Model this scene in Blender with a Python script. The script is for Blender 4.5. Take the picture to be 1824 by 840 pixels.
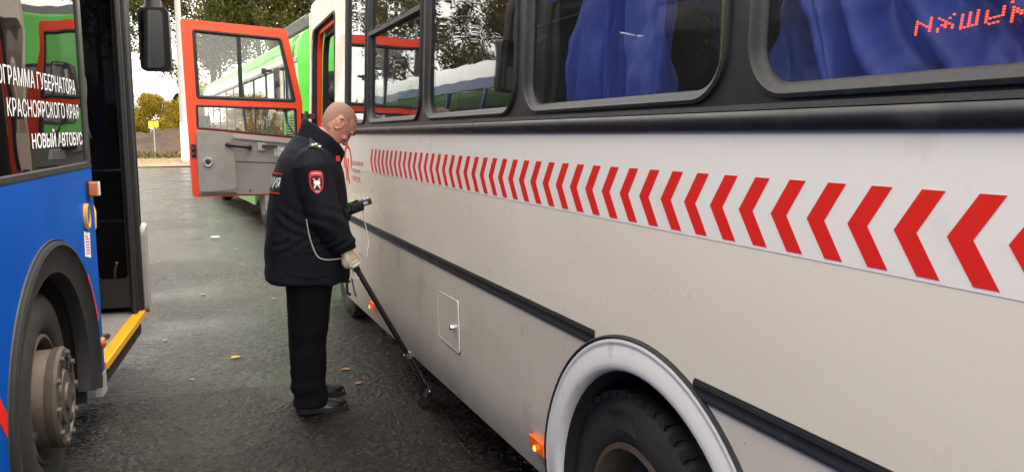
import bpy, bmesh, math, random
import numpy as np
from mathutils import Vector, Matrix, noise, geometry
from mathutils.bvhtree import BVHTree
R = math.radians
V = Vector
random.seed(7)
sc = bpy.context.scene
for o in list(bpy.data.objects): bpy.data.objects.remove(o)
COL = sc.collection

# ------------------------------------------------------------------ camera
cam_d = bpy.data.cameras.new('camera'); cam = bpy.data.objects.new('camera', cam_d); COL.objects.link(cam)
cam_d.sensor_width = 36.0; cam_d.lens = 1400.0/1824*36
cam.location = (0, 0, 1.60)
cam.rotation_euler = (R(90-7.29), 0, R(-22.59))
cam_d.clip_start = 0.05; cam_d.clip_end = 2000
sc.camera = cam
# ------------------------------------------------------------------ sky, sun, exposure (overcast autumn day)
w = bpy.data.worlds.new('World'); sc.world = w; w.use_nodes = True
nt = w.node_tree; nt.nodes.clear()
sky = nt.nodes.new('ShaderNodeTexSky'); sky.sky_type = 'NISHITA'; sky.sun_disc = False
sky.sun_elevation = R(62); sky.sun_rotation = R(105); sky.dust_density = 4.0
cl = nt.nodes.new('ShaderNodeTexNoise'); cl.inputs['Scale'].default_value = 1.6; cl.inputs['Detail'].default_value = 5
ramp = nt.nodes.new('ShaderNodeValToRGB')
ramp.color_ramp.elements[0].position = .3; ramp.color_ramp.elements[0].color = (.82, .795, .755, 1)
ramp.color_ramp.elements[1].position = .75; ramp.color_ramp.elements[1].color = (1.0, .965, .905, 1)
sca = nt.nodes.new('ShaderNodeMix'); sca.data_type = 'RGBA'; sca.blend_type = 'MULTIPLY'; sca.inputs[0].default_value = 1
sca.inputs[7].default_value = (11.6, 11.4, 11.1, 1)
mx = nt.nodes.new('ShaderNodeMix'); mx.data_type = 'RGBA'; mx.inputs[0].default_value = .93
bg = nt.nodes.new('ShaderNodeBackground'); bg.inputs[1].default_value = .10
out = nt.nodes.new('ShaderNodeOutputWorld')
nt.links.new(cl.outputs[0], ramp.inputs[0]); nt.links.new(ramp.outputs[0], sca.inputs[6])
nt.links.new(sky.outputs[0], mx.inputs[6]); nt.links.new(sca.outputs[2], mx.inputs[7])
nt.links.new(mx.outputs[2], bg.inputs[0]); nt.links.new(bg.outputs[0], out.inputs[0])
sun_d = bpy.data.lights.new('sun', 'SUN'); sun_d.energy = 0.9; sun_d.angle = R(35); sun_d.color = (1, .95, .88)
sun = bpy.data.objects.new('sun', sun_d); COL.objects.link(sun)
sun.rotation_euler = V((-math.cos(R(62))*math.sin(R(105)), -math.cos(R(62))*math.cos(R(105)), -math.sin(R(62)))).to_track_quat('-Z', 'Y').to_euler()
sc.view_settings.view_transform = 'Standard'; sc.view_settings.look = 'None'
sc.view_settings.exposure = 2.0; sc.view_settings.gamma = 1.0
sc.view_settings.use_curve_mapping = False
sc.render.engine = 'CYCLES'
sc.cycles.max_bounces = 10; sc.cycles.transparent_max_bounces = 24; sc.cycles.glossy_bounces = 6

# ------------------------------------------------------------------ materials
MATS = {}
def mat(name, col, rough=.5, metal=0, spec=.5, var=None, bump=None, coat=0, emit=None, dirt=None, rvar=None, specks=None):
    """var=(scale, colour2, amount)  bump=(scale, strength, dist)  dirt=(scale, colour, lo, hi)  rvar=(scale, r2)"""
    m = bpy.data.materials.new(name); m.use_nodes = True; MATS[name] = m
    t = m.node_tree; b = t.nodes['Principled BSDF']
    L = t.links.new
    b.inputs['Base Color'].default_value = (*col, 1); b.inputs['Roughness'].default_value = rough
    b.inputs['Metallic'].default_value = metal; b.inputs['Specular IOR Level'].default_value = spec
    if coat: b.inputs['Coat Weight'].default_value = coat; b.inputs['Coat Roughness'].default_value = .06
    tc = t.nodes.new('ShaderNodeTexCoord')
    def nz(scale, detail=4, rough=.6):
        n = t.nodes.new('ShaderNodeTexNoise'); n.inputs['Scale'].default_value = scale
        n.inputs['Detail'].default_value = detail; n.inputs['Roughness'].default_value = rough
        L(tc.outputs['Object'], n.inputs['Vector']); return n
    src = None
    if var:
        n = nz(var[0]); mixn = t.nodes.new('ShaderNodeMix'); mixn.data_type = 'RGBA'
        rr = t.nodes.new('ShaderNodeMapRange'); rr.inputs[1].default_value = .35; rr.inputs[2].default_value = .65; rr.inputs[4].default_value = var[2]
        L(n.outputs[0], rr.inputs[0]); L(rr.outputs[0], mixn.inputs[0])
        mixn.inputs[6].default_value = (*col, 1); mixn.inputs[7].default_value = (*var[1], 1); src = mixn.outputs[2]
    if dirt:
        n = nz(dirt[0], 8, .7); mixn = t.nodes.new('ShaderNodeMix'); mixn.data_type = 'RGBA'
        rr = t.nodes.new('ShaderNodeMapRange'); rr.inputs[1].default_value = dirt[2]; rr.inputs[2].default_value = dirt[3]
        L(n.outputs[0], rr.inputs[0]); L(rr.outputs[0], mixn.inputs[0])
        if src: L(src, mixn.inputs[6])
        else: mixn.inputs[6].default_value = (*col, 1)
        mixn.inputs[7].default_value = (*dirt[1], 1); src = mixn.outputs[2]
    if specks:      # (scale, colour, radius): scattered spots of mud
        vo = t.nodes.new('ShaderNodeTexVoronoi'); vo.inputs['Scale'].default_value = specks[0]; L(tc.outputs['Object'], vo.inputs['Vector'])
        r1 = t.nodes.new('ShaderNodeMapRange'); r1.inputs[1].default_value = specks[2]; r1.inputs[2].default_value = specks[2]*.5; L(vo.outputs['Distance'], r1.inputs[0])
        n = nz(2.5, 6, .7); r2 = t.nodes.new('ShaderNodeMapRange'); r2.inputs[1].default_value = .48; r2.inputs[2].default_value = .62; r2.inputs[4].default_value = .8; L(n.outputs[0], r2.inputs[0])
        mu = t.nodes.new('ShaderNodeMath'); mu.operation = 'MULTIPLY'; L(r1.outputs[0], mu.inputs[0]); L(r2.outputs[0], mu.inputs[1])
        mixn = t.nodes.new('ShaderNodeMix'); mixn.data_type = 'RGBA'; L(mu.outputs[0], mixn.inputs[0])
        if src: L(src, mixn.inputs[6])
        else: mixn.inputs[6].default_value = (*col, 1)
        mixn.inputs[7].default_value = (*specks[1], 1); src = mixn.outputs[2]
    if src: L(src, b.inputs['Base Color'])
    if rvar:
        n = nz(rvar[0], 5); rr = t.nodes.new('ShaderNodeMapRange'); rr.inputs[1].default_value = .35; rr.inputs[2].default_value = .65
        rr.inputs[3].default_value = rough; rr.inputs[4].default_value = rvar[1]
        L(n.outputs[0], rr.inputs[0]); L(rr.outputs[0], b.inputs['Roughness'])
    if bump:
        n = nz(bump[0], 5); bp = t.nodes.new('ShaderNodeBump'); bp.inputs['Strength'].default_value = bump[1]
        bp.inputs['Distance'].default_value = bump[2] if len(bump) > 2 else .01
        L(n.outputs[0], bp.inputs['Height']); L(bp.outputs[0], b.inputs['Normal'])
    if emit:
        b.inputs['Emission Color'].default_value = (*emit[0], 1); b.inputs['Emission Strength'].default_value = emit[1]
    return m

def glass(name, tint, ior=1.5, speck=.03, wav=.02):
    m = bpy.data.materials.new(name); m.use_nodes = True; MATS[name] = m
    t = m.node_tree; t.nodes.clear(); L = t.links.new
    o = t.nodes.new('ShaderNodeOutputMaterial'); tr = t.nodes.new('ShaderNodeBsdfTransparent'); tr.inputs[0].default_value = (*tint, 1)
    gl = t.nodes.new('ShaderNodeBsdfGlossy'); gl.inputs['Roughness'].default_value = .0
    # Schlick reflectance, the same from both sides of the pane
    lw = t.nodes.new('ShaderNodeLayerWeight'); lw.inputs[0].default_value = .5
    pw = t.nodes.new('ShaderNodeMath'); pw.operation = 'POWER'; pw.inputs[1].default_value = 5; L(lw.outputs['Facing'], pw.inputs[0])
    fr = t.nodes.new('ShaderNodeMapRange'); fr.inputs[3].default_value = ((ior-1)/(ior+1))**2; fr.inputs[4].default_value = 1; L(pw.outputs[0], fr.inputs[0])
    mxs = t.nodes.new('ShaderNodeMixShader')
    tc = t.nodes.new('ShaderNodeTexCoord')
    wv = t.nodes.new('ShaderNodeTexNoise'); wv.inputs['Scale'].default_value = 2.2; wv.inputs['Detail'].default_value = 1
    bp = t.nodes.new('ShaderNodeBump'); bp.inputs['Strength'].default_value = 1; bp.inputs['Distance'].default_value = wav*.12
    L(tc.outputs['Object'], wv.inputs['Vector']); L(wv.outputs[0], bp.inputs['Height']); L(bp.outputs[0], gl.inputs['Normal'])
    L(fr.outputs[0], mxs.inputs[0]); L(tr.outputs[0], mxs.inputs[1]); L(gl.outputs[0], mxs.inputs[2])
    # dried specks and a thin film of grime
    vo = t.nodes.new('ShaderNodeTexVoronoi'); vo.inputs['Scale'].default_value = 110
    L(tc.outputs['Object'], vo.inputs['Vector'])
    rr = t.nodes.new('ShaderNodeMapRange'); rr.inputs[1].default_value = .16; rr.inputs[2].default_value = .08; rr.inputs[3].default_value = 0; rr.inputs[4].default_value = .25
    L(vo.outputs['Distance'], rr.inputs[0])
    n2 = t.nodes.new('ShaderNodeTexNoise'); n2.inputs['Scale'].default_value = 6; L(tc.outputs['Object'], n2.inputs['Vector'])
    r2 = t.nodes.new('ShaderNodeMapRange'); r2.inputs[1].default_value = .50; r2.inputs[2].default_value = .62
    L(n2.outputs[0], r2.inputs[0])
    mu = t.nodes.new('ShaderNodeMath'); mu.operation = 'MULTIPLY'; L(rr.outputs[0], mu.inputs[0]); L(r2.outputs[0], mu.inputs[1])
    ad = t.nodes.new('ShaderNodeMath'); ad.operation = 'ADD'; L(mu.outputs[0], ad.inputs[0]); ad.inputs[1].default_value = speck
    df = t.nodes.new('ShaderNodeBsdfDiffuse'); df.inputs[0].default_value = (.55, .53, .5, 1)
    m2 = t.nodes.new('ShaderNodeMixShader'); L(ad.outputs[0], m2.inputs[0]); L(mxs.outputs[0], m2.inputs[1]); L(df.outputs[0], m2.inputs[2])
    L(m2.outputs[0], o.inputs[0]); return m

def leafmat(name, cols, rough=.55):
    """foliage: one colour per leaf from a list"""
    m = bpy.data.materials.new(name); m.use_nodes = True; MATS[name] = m
    t = m.node_tree; b = t.nodes['Principled BSDF']; L = t.links.new
    g = t.nodes.new('ShaderNodeNewGeometry'); rp = t.nodes.new('ShaderNodeValToRGB'); rp.color_ramp.interpolation = 'CONSTANT'
    e = rp.color_ramp.elements
    e[0].position = 0; e[0].color = (*cols[0], 1); e[1].position = 1/len(cols); e[1].color = (*cols[1], 1)
    for i in range(2, len(cols)):
        x = e.new(i/len(cols)); x.color = (*cols[i], 1)
    L(g.outputs['Random Per Island'], rp.inputs[0]); L(rp.outputs[0], b.inputs['Base Color'])
    b.inputs['Roughness'].default_value = rough; b.inputs['Specular IOR Level'].default_value = .3
    tl = t.nodes.new('ShaderNodeBsdfTranslucent'); L(rp.outputs[0], tl.inputs[0])
    ms = t.nodes.new('ShaderNodeMixShader'); ms.inputs[0].default_value = .35
    L(b.outputs[0], ms.inputs[1]); L(tl.outputs[0], ms.inputs[2]); L(ms.outputs[0], t.nodes['Material Output'].inputs[0])
    return m

mat('bus_white', (.78, .705, .58), .26, coat=.35, var=(.5, (.75, .665, .53), .9), dirt=(1.2, (.64, .56, .45), .66, 1.1), rvar=(3, .42), bump=(1.3, .16, .02), specks=(24, (.42, .36, .28), .016))
mat('bus_white_low', (.66, .595, .50), .33, coat=.18, var=(1.5, (.57, .495, .40), .8), dirt=(5, (.34, .28, .22), .54, .85), rvar=(4, .5), bump=(1.5, .16, .02), specks=(34, (.16, .125, .095), .10))
mat('flare_white', (.83, .795, .745), .38, coat=.2, dirt=(14, (.45, .40, .34), .60, .82), bump=(30, .05, .004))
mat('decal_film', (.81, .76, .69), .30, coat=.22, dirt=(6, (.60, .55, .47), .58, .9), specks=(30, (.3, .26, .2), .05))
mat('decal_red', (.72, .022, .010), .38, spec=.3, var=(3, (.66, .018, .009), .6), specks=(40, (.42, .03, .02), .04))
mat('red_thin', (.60, .06, .05), .4)
mat('black_trim', (.014, .014, .015), .42, dirt=(18, (.10, .095, .09), .60, .80), rvar=(8, .55), bump=(60, .15, .003))
mat('black_band', (.012, .012, .013), .32, dirt=(6, (.05, .048, .046), .55, .8), rvar=(5, .45))
mat('gasket', (.010, .010, .010), .55, dirt=(60, (.036, .033, .030), .50, .75), bump=(80, .2, .002))
mat('rubber', (.012, .012, .012), .7, dirt=(9, (.032, .029, .026), .5, .75), bump=(40, .3, .004))
mat('tyre', (.020, .019, .018), .72, dirt=(7, (.045, .039, .033), .45, .75), bump=(120, .25, .003))
mat('steel_rusty', (.115, .085, .066), .65, metal=.2, dirt=(10, (.06, .04, .028), .45, .7), bump=(40, .3, .004))
mat('steel_grey', (.115, .095, .078), .5, metal=.4, dirt=(12, (.07, .052, .042), .42, .7))
mat('chrome', (.75, .75, .75), .12, metal=1)
mat('mirror_glass', (.85, .86, .87), .02, metal=1)
mat('door_red', (.84, .060, .012), .38, spec=.3, coat=.12, dirt=(12, (.40, .06, .03), .62, .85), rvar=(6, .45))
mat('door_grey', (.27, .255, .235), .55, dirt=(6, (.19, .175, .16), .5, .8), bump=(180, .18, .002), rvar=(5, .65))
mat('door_grey_light', (.36, .345, .32), .5, dirt=(8, (.24, .22, .20), .55, .8))
mat('plastic_black', (.014, .014, .015), .38, rvar=(14, .5))
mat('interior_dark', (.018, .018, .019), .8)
mat('ceiling_pale', (.30, .30, .29), .8)
mat('seat_dark', (.018, .022, .021), .85, bump=(200, .3, .003), var=(30, (.03, .034, .033), .7))
mat('reflection_white', (.78, .78, .77), .7)
mat('curtain_blue', (.065, .105, .46), .45, spec=.35, var=(4, (.075, .12, .50), .8), bump=(320, .15, .001))
mat('lamp_amber', (.85, .14, .01), .25, emit=((1, .16, .01), .03))
mat('lamp_bulb', (1, .5, .1), .3, emit=((1, .5, .08), .45))
mat('lamp_amber_off', (.55, .14, .03), .25, coat=.5)
mat('lamp_yellow_off', (.62, .34, .05), .25, coat=.5)
mat('lamp_clear', (.75, .72, .70), .15, coat=.5)
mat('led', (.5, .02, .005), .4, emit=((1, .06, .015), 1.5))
mat('bus_blue', (.002, .080, .38), .42, spec=.05, var=(1.2, (.002, .055, .31), .9), dirt=(5, (.02, .06, .20), .62, .85), bump=(1.5, .12, .02), specks=(26, (.03, .05, .12), .05))
mat('bus_grey', (.34, .33, .31), .45, dirt=(9, (.22, .2, .17), .5, .8))
mat('yellow_paint', (.80, .36, .012), .4, dirt=(18, (.45, .22, .03), .58, .8))
mat('yellow_rail', (.85, .62, .02), .32, coat=.3)
mat('tread_plate', (.34, .32, .29), .42, metal=.3, dirt=(20, (.16, .135, .11), .46, .75))
mat('tread_lug', (.50, .48, .44), .35, metal=.3)
mat('text_white', (.85, .85, .84), .5)
mat('paper', (.78, .78, .76), .6)
mat('paper_yellow', (.66, .55, .33), .6)
mat('ink', (.06, .06, .07), .6)
mat('ink_red', (.6, .09, .08), .6)
mat('bus_green', (.06, .40, .022), .30, coat=.35, var=(1.3, (.10, .50, .06), .8), dirt=(4, (.06, .30, .04), .60, .85), rvar=(3, .45))
mat('bus_green_skylit', (.17, .50, .10), .33, coat=.3, var=(1.0, (.26, .56, .18), .9), dirt=(3, (.12, .34, .08), .58, .85))  # paler copy for the roof, sky reflection put into the colour
mat('bus_trim_grey', (.30, .30, .28), .5, dirt=(6, (.18, .17, .15), .5, .8))
mat('bus_dirty_low', (.30, .29, .26), .6, dirt=(5, (.17, .16, .14), .45, .7))
mat('bus_roof_white', (.78, .78, .77), .4)
mat('bus_navy', (.02, .045, .22), .3, coat=.4)
glass('glass_clear', (.90, .92, .91), 1.55, .02)
glass('glass_bus', (.80, .82, .83), 1.66, .008, .02)
glass('glass_dark', (.20, .21, .22), 1.8, .006, .03)
glass('glass_green', (.30, .32, .32), 2.0, .02, .012)
mat('skin', (.56, .29, .20), .48, var=(22, (.58, .22, .15), .7), bump=(160, .1, .002))
mat('hair', (.25, .138, .094), .8, var=(180, (.40, .22, .15), .8), bump=(400, .4, .002))
mat('brow', (.06, .04, .03), .8)
mat('eye', (.10, .08, .07), .3)
mat('jacket', (.0046, .0054, .0105), .78, spec=.22, var=(5, (.0075, .0085, .0145), .8), bump=(38, .35, .004), rvar=(7, .88))
mat('jacket_seam', (.003, .0032, .006), .9, spec=.1)
mat('trousers', (.0028, .003, .0052), .85, spec=.2, bump=(300, .3, .001))
mat('shoe', (.008, .008, .008), .22, coat=.3, bump=(60, .15, .003))
mat('sole', (.012, .011, .011), .7)
mat('glove_white', (.70, .62, .50), .85, var=(18, (.60, .50, .36), .8), bump=(240, .4, .002))
mat('glove_yellow', (.62, .40, .06), .75, bump=(240, .4, .002))
mat('glove_green', (.025, .14, .055), .7, bump=(200, .4, .002))
mat('glove_lime', (.62, .70, .22), .7, bump=(200, .4, .002))
mat('glove_dark', (.010, .015, .013), .7, bump=(200, .4, .002))
mat('patch_red', (.62, .02, .03), .6)
mat('patch_black', (.008, .008, .010), .7)
mat('patch_gold', (.75, .42, .06), .5)
mat('star_gold', (.80, .70, .45), .3, metal=.6)
mat('cable_white', (.58, .56, .50), .5)
mat('device', (.012, .013, .013), .4)
mat('device_key', (.55, .58, .60), .4)
mat('pole_black', (.010, .010, .011), .22, coat=.4)
mat('concrete', (.42, .41, .39), .85, var=(3, (.34, .33, .31), .8), bump=(30, .3, .01))
mat('whitewash', (.74, .74, .72), .8, var=(3, (.62, .61, .58), .8))
mat('sign_yellow', (.80, .58, .01), .5)
mat('bark', (.085, .070, .055), .9, var=(4, (.14, .125, .10), .8), bump=(12, .6, .03))
mat('soil', (.115, .075, .055), .95, var=(1.2, (.17, .115, .085), .9), bump=(3, .8, .12))
leafmat('leaf_green', [(.055, .085, .018), (.085, .115, .022), (.13, .14, .025), (.05, .07, .02), (.20, .17, .03)])
leafmat('leaf_olive', [(.07, .085, .02), (.12, .115, .025), (.20, .15, .03), (.06, .07, .02), (.26, .15, .03)])
leafmat('leaf_yellow', [(.68, .48, .04), (.54, .46, .05), (.62, .42, .03), (.26, .27, .04), (.50, .24, .03), (.34, .31, .04)])
leafmat('leaf_conifer', [(.012, .022, .012), (.018, .032, .018), (.015, .026, .017)])
leafmat('leaf_litter', [(.42, .25, .04), (.30, .16, .04), (.22, .11, .04), (.45, .32, .06)])
leafmat('grass_dry', [(.16, .13, .05), (.10, .11, .035), (.22, .17, .07)])

def asphalt():
    m = bpy.data.materials.new('asphalt_wet'); m.use_nodes = True; MATS['asphalt_wet'] = m
    t = m.node_tree; b = t.nodes['Principled BSDF']; L = t.links.new
    tc = t.nodes.new('ShaderNodeTexCoord')
    def nz(s, d=4, r=.6, off=0):
        mp = t.nodes.new('ShaderNodeMapping'); mp.inputs['Location'].default_value = (off, off*.7, 0); L(tc.outputs['Object'], mp.inputs[0])
        n = t.nodes.new('ShaderNodeTexNoise'); n.inputs['Scale'].default_value = s; n.inputs['Detail'].default_value = d; n.inputs['Roughness'].default_value = r
        L(mp.outputs[0], n.inputs['Vector']); return n
    def mr(src, a, c, lo=0, hi=1):
        r = t.nodes.new('ShaderNodeMapRange'); r.inputs[1].default_value = a; r.inputs[2].default_value = c; r.inputs[3].default_value = lo; r.inputs[4].default_value = hi
        L(src, r.inputs[0]); return r.outputs[0]
    def mix(f, a, c):
        n = t.nodes.new('ShaderNodeMix'); n.data_type = 'RGBA'
        L(f, n.inputs[0])
        for k, q in ((6, a), (7, c)):
            if isinstance(q, tuple): n.inputs[k].default_value = (*q, 1)
            else: L(q, n.inputs[k])
        return n.outputs[2]
    vo = t.nodes.new('ShaderNodeTexVoronoi'); vo.inputs['Scale'].default_value = 62; L(tc.outputs['Object'], vo.inputs['Vector'])
    wet = mr(nz(.55, 6, .62).outputs[0], .42, .62)          # broad wet and drying patches
    stone = mix(mr(vo.outputs['Color'], .55, .95), (.009, .0067, .0050), (.070, .053, .039))
    patch = mix(mr(nz(2.3, 6, .7, 4).outputs[0], .45, .75), stone, (.012, .0092, .007))
    wcol = mix(mr(vo.outputs['Color'], .6, .95), (.005, .0036, .0027), (.042, .031, .023))
    col = mix(wet, patch, wcol)
    dustm = mr(nz(1.1, 8, .75, 9).outputs[0], .60, .78, 0, .5)
    col = mix(dustm, col, (.034, .028, .023))
    L(col, b.inputs['Base Color'])
    L(mr(wet, 0, 1, .32, .10), b.inputs['Roughness'])
    b.inputs['Specular IOR Level'].default_value = .36
    h = t.nodes.new('ShaderNodeMath'); h.operation = 'ADD'
    L(mr(vo.outputs['Distance'], 0, .8, 1, 0), h.inputs[0]); L(mr(nz(260, 2).outputs[0], .3, .7, 0, .6), h.inputs[1])
    bp = t.nodes.new('ShaderNodeBump'); bp.inputs['Distance'].default_value = .005; L(mr(wet, 0, 1, .8, .35), bp.inputs['Strength'])
    L(h.outputs[0], bp.inputs['Height'])
    bp2 = t.nodes.new('ShaderNodeBump'); bp2.inputs['Distance'].default_value = .02; bp2.inputs['Strength'].default_value = .25
    L(nz(3.5, 4).outputs[0], bp2.inputs['Height']); L(bp.outputs[0], bp2.inputs['Normal'])
    L(bp2.outputs[0], b.inputs['Normal'])
    return m
asphalt()
def vergemat():
    return mat('verge_soil', (.20, .155, .115), .95, var=(.8, (.28, .21, .13), .8), dirt=(3, (.38, .24, .06), .56, .72), bump=(6, .6, .04))
vergemat()

# ------------------------------------------------------------------ mesh helpers
ORG = V((0, 0, 0))
class MB:
    def __init__(s): s.v = []; s.f = []
    def add(s, vs, fs):
        k = len(s.v); s.v += [V(p) for p in vs]; s.f += [tuple(i+k for i in f) for f in fs]; return s
    def box(s, lo, hi, M=None):
        (a, b, c), (d, e, f) = lo, hi
        vs = [V(p) for p in ((a,b,c),(d,b,c),(d,e,c),(a,e,c),(a,b,f),(d,b,f),(d,e,f),(a,e,f))]
        if M: vs = [M @ p for p in vs]
        return s.add(vs, [(0,3,2,1),(4,5,6,7),(0,1,5,4),(1,2,6,5),(2,3,7,6),(3,0,4,7)])
    def rings(s, rings, cap=True, closed=False):
        n = len(rings[0]); k = len(s.v)
        for r in rings: s.v += [V(p) for p in r]
        m = len(rings)
        for i in range(m if closed else m-1):
            for j in range(n):
                a = k+i*n+j; b = k+i*n+(j+1) % n; c = k+((i+1) % m)*n+(j+1) % n; d = k+((i+1) % m)*n+j
                s.f.append((a, b, c, d))
        if cap and not closed:
            for i, rv in ((0, True), (m-1, False)):
                ce = sum(( V(p) for p in rings[i]), V())/n; s.v.append(ce); q = len(s.v)-1
                for j in range(n):
                    a = k+i*n+j; b = k+i*n+(j+1) % n
                    s.f.append((q, b, a) if rv else (q, a, b))
        return s
    def tube(s, pts, r, n=8, cap=True, flat=None):
        pts = [V(p) for p in pts]; m = len(pts)
        rs = r if isinstance(r, (list, tuple)) else [r]*m
        up = None; rings = []
        for i in range(m):
            t = (pts[min(i+1, m-1)]-pts[max(i-1, 0)])
            t = t.normalized() if t.length > 1e-9 else V((0, 0, 1))
            if up is None:
                a = V((0, 0, 1)) if abs(t.z) < .9 else V((1, 0, 0)); up = (a - t*a.dot(t)).normalized()
            else:
                up = up - t*up.dot(t); up = up.normalized() if up.length > 1e-6 else t.orthogonal().normalized()
            sd = t.cross(up); ra = rs[i]; ra, rb = ra if isinstance(ra, tuple) else (ra, ra)
            rings.append([pts[i]+up*(ra*math.cos(2*math.pi*j/n))+sd*(rb*math.sin(2*math.pi*j/n)) for j in range(n)])
        return s.rings(rings, cap)
    def ellipsoid(s, c, rad, M=None, n=16, m=10):
        c = V(c); rr = []
        for i in range(1, m):
            th = math.pi*i/m
            rr.append([V((rad[0]*math.sin(th)*math.cos(2*math.pi*j/n), rad[1]*math.sin(th)*math.sin(2*math.pi*j/n), -rad[2]*math.cos(th))) for j in range(n)])
        if M: rr = [[M @ p for p in r] for r in rr]
        return s.rings([[c+p for p in r] for r in rr])
    def lathe(s, prof, o, ax, n=48, cap=False):
        """prof: list of (radius, height along axis)"""
        o = V(o); ax = V(ax).normalized(); a = ax.orthogonal().normalized(); b = ax.cross(a)
        return s.rings([[o+ax*h+a*(r*math.cos(2*math.pi*j/n))+b*(r*math.sin(2*math.pi*j/n)) for j in range(n)] for r, h in prof], cap)
    def plate(s, outer, holes, fn, t0, t1, cutu=(), cutv=()):
        """polygon with holes in (u,v), mapped by fn(u,v,depth) and given thickness t0..t1"""
        polys = [outer]+list(holes)
        tri = geometry.tessellate_polygon([[V((p[0], p[1], 0)) for p in q] for q in polys])
        flat = [p for q in polys for p in q]
        bm = bmesh.new(); vs = [bm.verts.new((p[0], p[1], 0)) for p in flat]
        for t in tri:
            try: bm.faces.new([vs[i] for i in t])
            except ValueError: pass
        for cu, ax in [(c, (1, 0, 0)) for c in cutu]+[(c, (0, 1, 0)) for c in cutv]:
            bmesh.ops.bisect_plane(bm, geom=bm.verts[:]+bm.edges[:]+bm.faces[:], plane_co=V(ax)*cu, plane_no=ax)
        bmesh.ops.recalc_face_normals(bm, faces=bm.faces[:])
        bm.verts.index_update()
        P = [(v.co.x, v.co.y) for v in bm.verts]; n = len(P); k = len(s.v)
        s.v += [V(fn(u, v, t1)) for u, v in P]+[V(fn(u, v, t0)) for u, v in P]
        for f in bm.faces:
            ids = [v.index for v in f.verts]
            s.f.append(tuple(k+i for i in ids)); s.f.append(tuple(k+n+i for i in reversed(ids)))
        for e in bm.edges:
            if len(e.link_faces) == 1:
                a, b = e.verts[0].index, e.verts[1].index
                s.f.append((k+a, k+b, k+n+b, k+n+a))
        bm.free(); return s
    def sweep2(s, path, prof, fn, closed=True):
        """profile [(offset in the plane along the outward 2d normal, depth)] swept along a 2d path; fn(u,v,depth)"""
        m = len(path); rings = []
        ar = sum(path[i][0]*path[(i+1) % m][1]-path[(i+1) % m][0]*path[i][1] for i in range(m)); sg = 1 if ar > 0 else -1
        for i in range(m):
            if closed: a, b = path[i-1], path[(i+1) % m]
            else: a, b = path[max(i-1, 0)], path[min(i+1, m-1)]
            dx, dy = b[0]-a[0], b[1]-a[1]; l = math.hypot(dx, dy) or 1
            nx, ny = (dy/l*sg, -dx/l*sg) if closed else (dy/l, -dx/l)
            rings.append([V(fn(path[i][0]+nx*q, path[i][1]+ny*q, d)) for q, d in prof])
        return s.rings(rings, cap=True, closed=closed)
    def mesh(s, name='m', org=None, smooth=40):
        me = bpy.data.meshes.new(name); o = ORG if org is None else V(org)
        me.from_pydata([tuple(p-o) for p in s.v], [], s.f); me.update()
        bm = bmesh.new(); bm.from_mesh(me); bmesh.ops.recalc_face_normals(bm, faces=bm.faces[:]); bm.to_mesh(me); bm.free()
        if smooth:
            me.shade_smooth(); me.set_sharp_from_angle(angle=R(smooth))
        return me
    def build(s, name, m, parent=None, smooth=40, org=None, bevel=0):
        me = s.mesh(name, org, smooth); o = bpy.data.objects.new(name, me); COL.objects.link(o)
        me.materials.append(MATS[m] if isinstance(m, str) else m)
        if parent: o.parent = parent
        if bevel:
            b = o.modifiers.new('bevel', 'BEVEL'); b.width = bevel; b.segments = 2; b.limit_method = 'ANGLE'; b.angle_limit = R(35)
        return o
def tag(o, label=None, cat=None, group=None, kind=None):
    if label: o['label'] = label
    if cat: o['category'] = cat
    if group: o['group'] = group
    if kind: o['kind'] = kind
    return o
def empty(name, loc, label, cat, group=None, rot=None):
    global ORG
    o = bpy.data.objects.new(name, None); COL.objects.link(o); o.empty_display_size = .2
    o.location = loc
    if rot: o.rotation_euler = rot
    ORG = V(loc) if rot is None else V((0, 0, 0))
    return tag(o, label, cat, group)
def rrect(u0, u1, v0, v1, r, n=6):
    """counter-clockwise rounded rectangle, r = radius or (bl, br, tr, tl)"""
    rs = r if isinstance(r, (list, tuple)) else [r]*4
    P = []
    for (cx, cy, a0, q) in ((u0, v0, 180, 0), (u1, v0, 270, 1), (u1, v1, 0, 2), (u0, v1, 90, 3)):
        q = max(rs[q], 1e-4); ox = cx+q if cx == u0 else cx-q; oy = cy+q if cy == v0 else cy-q
        for i in range(n+1):
            a = R(a0+90*i/n); P.append((ox+q*math.cos(a), oy+q*math.sin(a)))
    return P
def rpoly(pts, r, n=5):
    """polygon with rounded corners"""
    P = []; m = len(pts)
    for i in range(m):
        a, b, c = V(pts[i-1]), V(pts[i]), V(pts[(i+1) % m])
        u, w_ = (a-b), (c-b); q = min(r, u.length*.45, w_.length*.45); p0 = b+u.normalized()*q; p1 = b+w_.normalized()*q
        for k in range(n+1):
            t = k/n; p = p0*(1-t)**2+b*2*t*(1-t)+p1*t*t; P.append((p.x, p.y))
    return P
def arc(cx, cy, r, a0, a1, n=24): return [(cx+r*math.cos(R(a0+(a1-a0)*i/n)), cy+r*math.sin(R(a0+(a1-a0)*i/n))) for i in range(n+1)]
def remesh(mb, voxel, smooth=4, disp=None):
    me = mb.mesh('tmp', (0, 0, 0), 0); o = bpy.data.objects.new('tmp', me); COL.objects.link(o)
    r = o.modifiers.new('r', 'REMESH'); r.mode = 'VOXEL'; r.voxel_size = voxel
    if smooth: s_ = o.modifiers.new('s', 'SMOOTH'); s_.factor = .5; s_.iterations = smooth
    dg = bpy.context.evaluated_depsgraph_get(); dg.update()
    res = bpy.data.meshes.new_from_object(o.evaluated_get(dg)); bpy.data.objects.remove(o)
    if disp:
        ns = [v.normal.copy() for v in res.vertices]
        for v, n in zip(res.vertices, ns): v.co += n*disp(v.co)
    return res
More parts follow.
